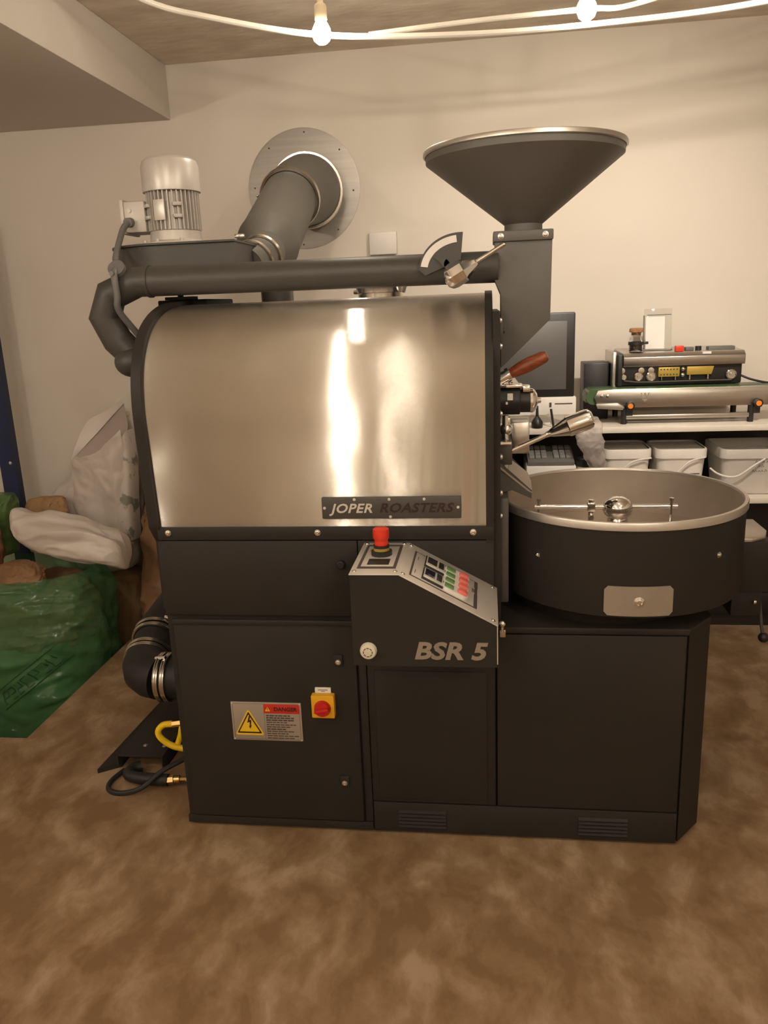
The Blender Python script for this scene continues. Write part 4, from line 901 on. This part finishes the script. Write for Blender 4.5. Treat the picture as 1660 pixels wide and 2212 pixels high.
# jar and card holder on the sealer
JR = thing('glass_jar', 'small glass jar of coffee beans with cork lid on the band sealer', 'jar', (.562, Ys+.15, 1.141))
jx, jy = .562, Ys+.14
obj('jar_glass', B().lathe([(0, .0), (.024, .0), (.026, .004), (.026, .032), (.019, .044), (.018, .052), (.020, .062), (.021, .070), (.0195, .070), (.018, .060), (.0165, .052), (.0175, .042), (.0245, .030), (.0245, .005), (0, .003)], (jx, jy, 1.1405), (0, 0, 1), 32), 'glass', JR)
obj('coffee_beans', B().lathe([(0, .004), (.0235, .004), (.0235, .028), (.015, .033), (0, .034)], (jx, jy, 1.1405), (0, 0, 1), 24), 'beans', JR)
obj('cork_lid', B().lathe([(0, .060), (.0165, .060), (.0175, .070), (.0245, .071), (.026, .075), (.025, .084), (.022, .086), (0, .086)], (jx, jy, 1.1405), (0, 0, 1), 28), 'cork', JR)
obj('jar_strap', B().lathe([(.0255, .024), (.0285, .024), (.0285, .036), (.025, .036)], (jx, jy, 1.1405), (0, 0, 1), 24).box(jx+.02, jx+.045, jy-.006, jy+.006, 1.166, 1.176, .002), 'black_plastic', JR)
AH = thing('card_holder', 'clear acrylic card holder with white card on the band sealer', 'card holder', (.65, Ys+.2, 1.141))
tl = Matrix.Translation((0, Ys+.19, 1.1425)) @ Matrix.Rotation(-.10, 4, 'X')
obj('acrylic_sheet', B().box(.600, .702, 0, .003, .001, .152, .001, mtx=tl), 'clear', AH)
obj('white_card', B().box(.606, .676, -.003, -.0015, .002, .122, mtx=tl), 'paper', AH)
obj('acrylic_base', B().box(.600, .702, Ys+.16, Ys+.23, 1.1405, 1.1435, .001), 'clear', AH)
obj('frame_edge', B().box(.598, .6015, -.004, .004, .001, .128, mtx=tl).box(.61, .70, -.002, -.0005, .127, .130, mtx=tl), 'keyb', AH)

# tubs on the lower shelf
def tub(x0, x1, y0, y1, h, name, label, mm, mlid, lid=True):
    cx_, cy_ = (x0+x1)/2, (y0+y1)/2; w_, d_ = (x1-x0)/2, (y1-y0)/2
    T = thing(name, label, 'tub', (cx_, cy_, .62), 'white tubs on the lower shelf')
    def rr(z, s, r=.03):
        P = []
        for qx, qy, a in ((1, 1, 0), (-1, 1, PI/2), (-1, -1, PI), (1, -1, 1.5*PI)):
            for j in range(6): t = a+PI/2*j/5; P.append((cx_+qx*(w_*s-r)+r*math.cos(t), cy_+qy*(d_*s-r)+r*math.sin(t), z))
        return P+[P[0]]
    bw = B().strip([rr(.6205, .80), rr(.624, .84), rr(.62+h-.036, .94)]); obj('tub_wall', bw, mm, T)
    bb = bmesh.new(); bb.faces.new([bb.verts.new(p) for p in rr(.6205, .80)[:-1]]); q = B(); q.merge(bb); obj('tub_bottom', q, mm, T)
    z1 = .62+h
    obj('rim', B().strip([rr(z1-.036, .94), rr(z1-.034, 1.0), rr(z1-.004, 1.0), rr(z1, .985), rr(z1, .93)]), mlid, T)
    if lid:
        bb = bmesh.new(); bb.faces.new([bb.verts.new(p) for p in rr(z1-.006, .94)[:-1]]); q = B(); q.merge(bb); obj('lid', q, mlid, T)
    return T
T1_ = tub(.430, .605, 2.985, 3.20, .176, 'tub', 'white lidded tub on the lower shelf beside the keyboard box', 'bucket', 'bucket')
obj('handle', B().tube([(.60, 2.98, .765), (.535, 2.972, .755), (.495, 2.972, .725), (.44, 2.98, .70)], .003, 8, smooth=4), 'bucket', T1_)
T2_ = tub(.618, .803, 2.985, 3.20, .174, 'tub', 'white lidded tub on the lower shelf between two other tubs', 'bucket', 'bucket')
obj('handle', B().tube([(.79, 2.98, .765), (.735, 2.972, .752), (.695, 2.972, .715), (.65, 2.98, .69)], .003, 8, smooth=4), 'bucket', T2_)
obj('tub_print', B().box(.74, .775, 2.9885, 2.990, .700, .704), 'print', T2_)
T3_ = tub(.845, 1.10, 2.975, 3.23, .172, 'tub', 'milky open tub with handwriting and loose handle on the lower shelf', 'bucket_clear', 'bucket_clear', False)
obj('handle', B().tube([(.995, 2.972, .758), (.955, 2.962, .735), (.905, 2.960, .700), (.87, 2.962, .695), (.835, 2.975, .705), (.815, 3.0, .72)], .0035, 8, smooth=5), 'bucket', T3_)
b = B(); random.seed(5)
for row, (xa, xb, z) in enumerate(((.965, 1.01, .742), (.975, .995, .725), (.955, 1.005, .708))):
    x = xa
    while x < xb:
        hh = random.uniform(.006, .012); b.tube([(x, 2.9775-.0005, z), (x+.003, 2.9765, z+hh), (x+.006, 2.9765, z+.002), (x+.008, 2.9765, z+hh*.5)], .0007, 5); x += random.uniform(.009, .013)
obj('handwriting', b, 'print', T3_, kind='stuff')
# box with keyboard on top, jar and film roll
KB = obj('box', B().box(.145, .325, 2.93, 3.22, .6205, .748, .003), 'white_plastic', None, 'white box under the keyboard on the lower shelf', 'box')
KE = thing('keyboard', 'grey keyboard lying on the white box', 'keyboard', (.235, 3.02, .748))
kt = Matrix.Translation((.235, 2.945, .7485)) @ Matrix.Rotation(.20, 4, 'X')
obj('keyboard_body', B().box(-.085, .085, 0, .16, 0, .016, .003, mtx=kt), 'keyb', KE)
for r_ in range(4):
    for c_ in range(7):
        if c_ == 3: continue
        obj('key', B().box(-.078+.0225*c_, -.058+.0225*c_, .030+.031*r_, .057+.031*r_, .015, .023, .002, mtx=kt), 'key', KE)
JL = thing('small_jar', 'white jar with black screw lid in front of the keyboard box', 'jar', (.362, 2.975, .62))
obj('jar_body', B().lathe([(0, 0), (.026, 0), (.028, .004), (.028, .118), (.022, .124), (0, .124)], (.362, 2.985, .6205), (0, 0, 1), 28), 'white_plastic', JL)
obj('jar_lid', B().lathe([(0, .118), (.0295, .118), (.0305, .120), (.0305, .147), (.028, .150), (0, .150)], (.362, 2.985, .6205), (0, 0, 1), 32), 'black_plastic', JL)
obj('film_bag', loft([vr(.6215, .40, .425, 2.955, 2.985), vr(.70, .397, .428, 2.95, 2.985), vr(.80, .345, .425, 2.905, 2.945), vr(.86, .322, .412, 2.90, 2.94), vr(.905, .335, .408, 2.91, 2.945), vr(.93, .35, .39, 2.92, 2.94)], amp=.008, sc=14, seed=12), 'clear_film', None,
    'crumpled clear plastic bag standing at the shelf edge', 'plastic bag', angle=50)
DB = thing('dropper_bottle', 'dark bottle with thin neck on the upper shelf by the computer', 'bottle', (.185, 3.0, .884))
obj('bottle_body', B().lathe([(0, 0), (.019, 0), (.021, .003), (.021, .022), (.014, .034), (.006, .044), (.004, .082), (0, .083)], (.185, 2.985, .884), (0, 0, 1), 20), 'black_plastic', DB)
obj('pen', B().cyl((.246, 2.99, .884), (.236, 3.0, .952), .0045, n=10), 'black_plastic', None, 'short black pen leaning below the computer chin', 'pen')
obj('wall_box', B().box(-.472, -.360, 3.395, 3.42, 1.548, 1.636, .004), 'white_plastic', None, 'small white box mounted on the wall above the long pipe', 'wall box')
# housing made up for the added fill spot
SPT = thing('added_wall_spotlight', 'added unseen spotlight brightening the back wall', 'spotlight', (.75, 1.65, 2.25))
sd = (Vector((.45, 3.42, 1.10))-Vector((.75, 1.65, 2.25))).normalized(); so = Vector((.75, 1.65, 2.25))-sd*.055
obj('lamp_housing', B().lathe([(0, -.09), (.03, -.09), (.045, -.07), (.052, 0), (.050, 0), (.043, -.068), (.028, -.086), (0, -.086)], so, sd, 28), 'white_plastic', SPT)
obj('stem', B().cyl(so-sd*.06, (so.x-sd.x*.06, so.y-sd.y*.06, CZ), .008, n=12), 'white_plastic', SPT)
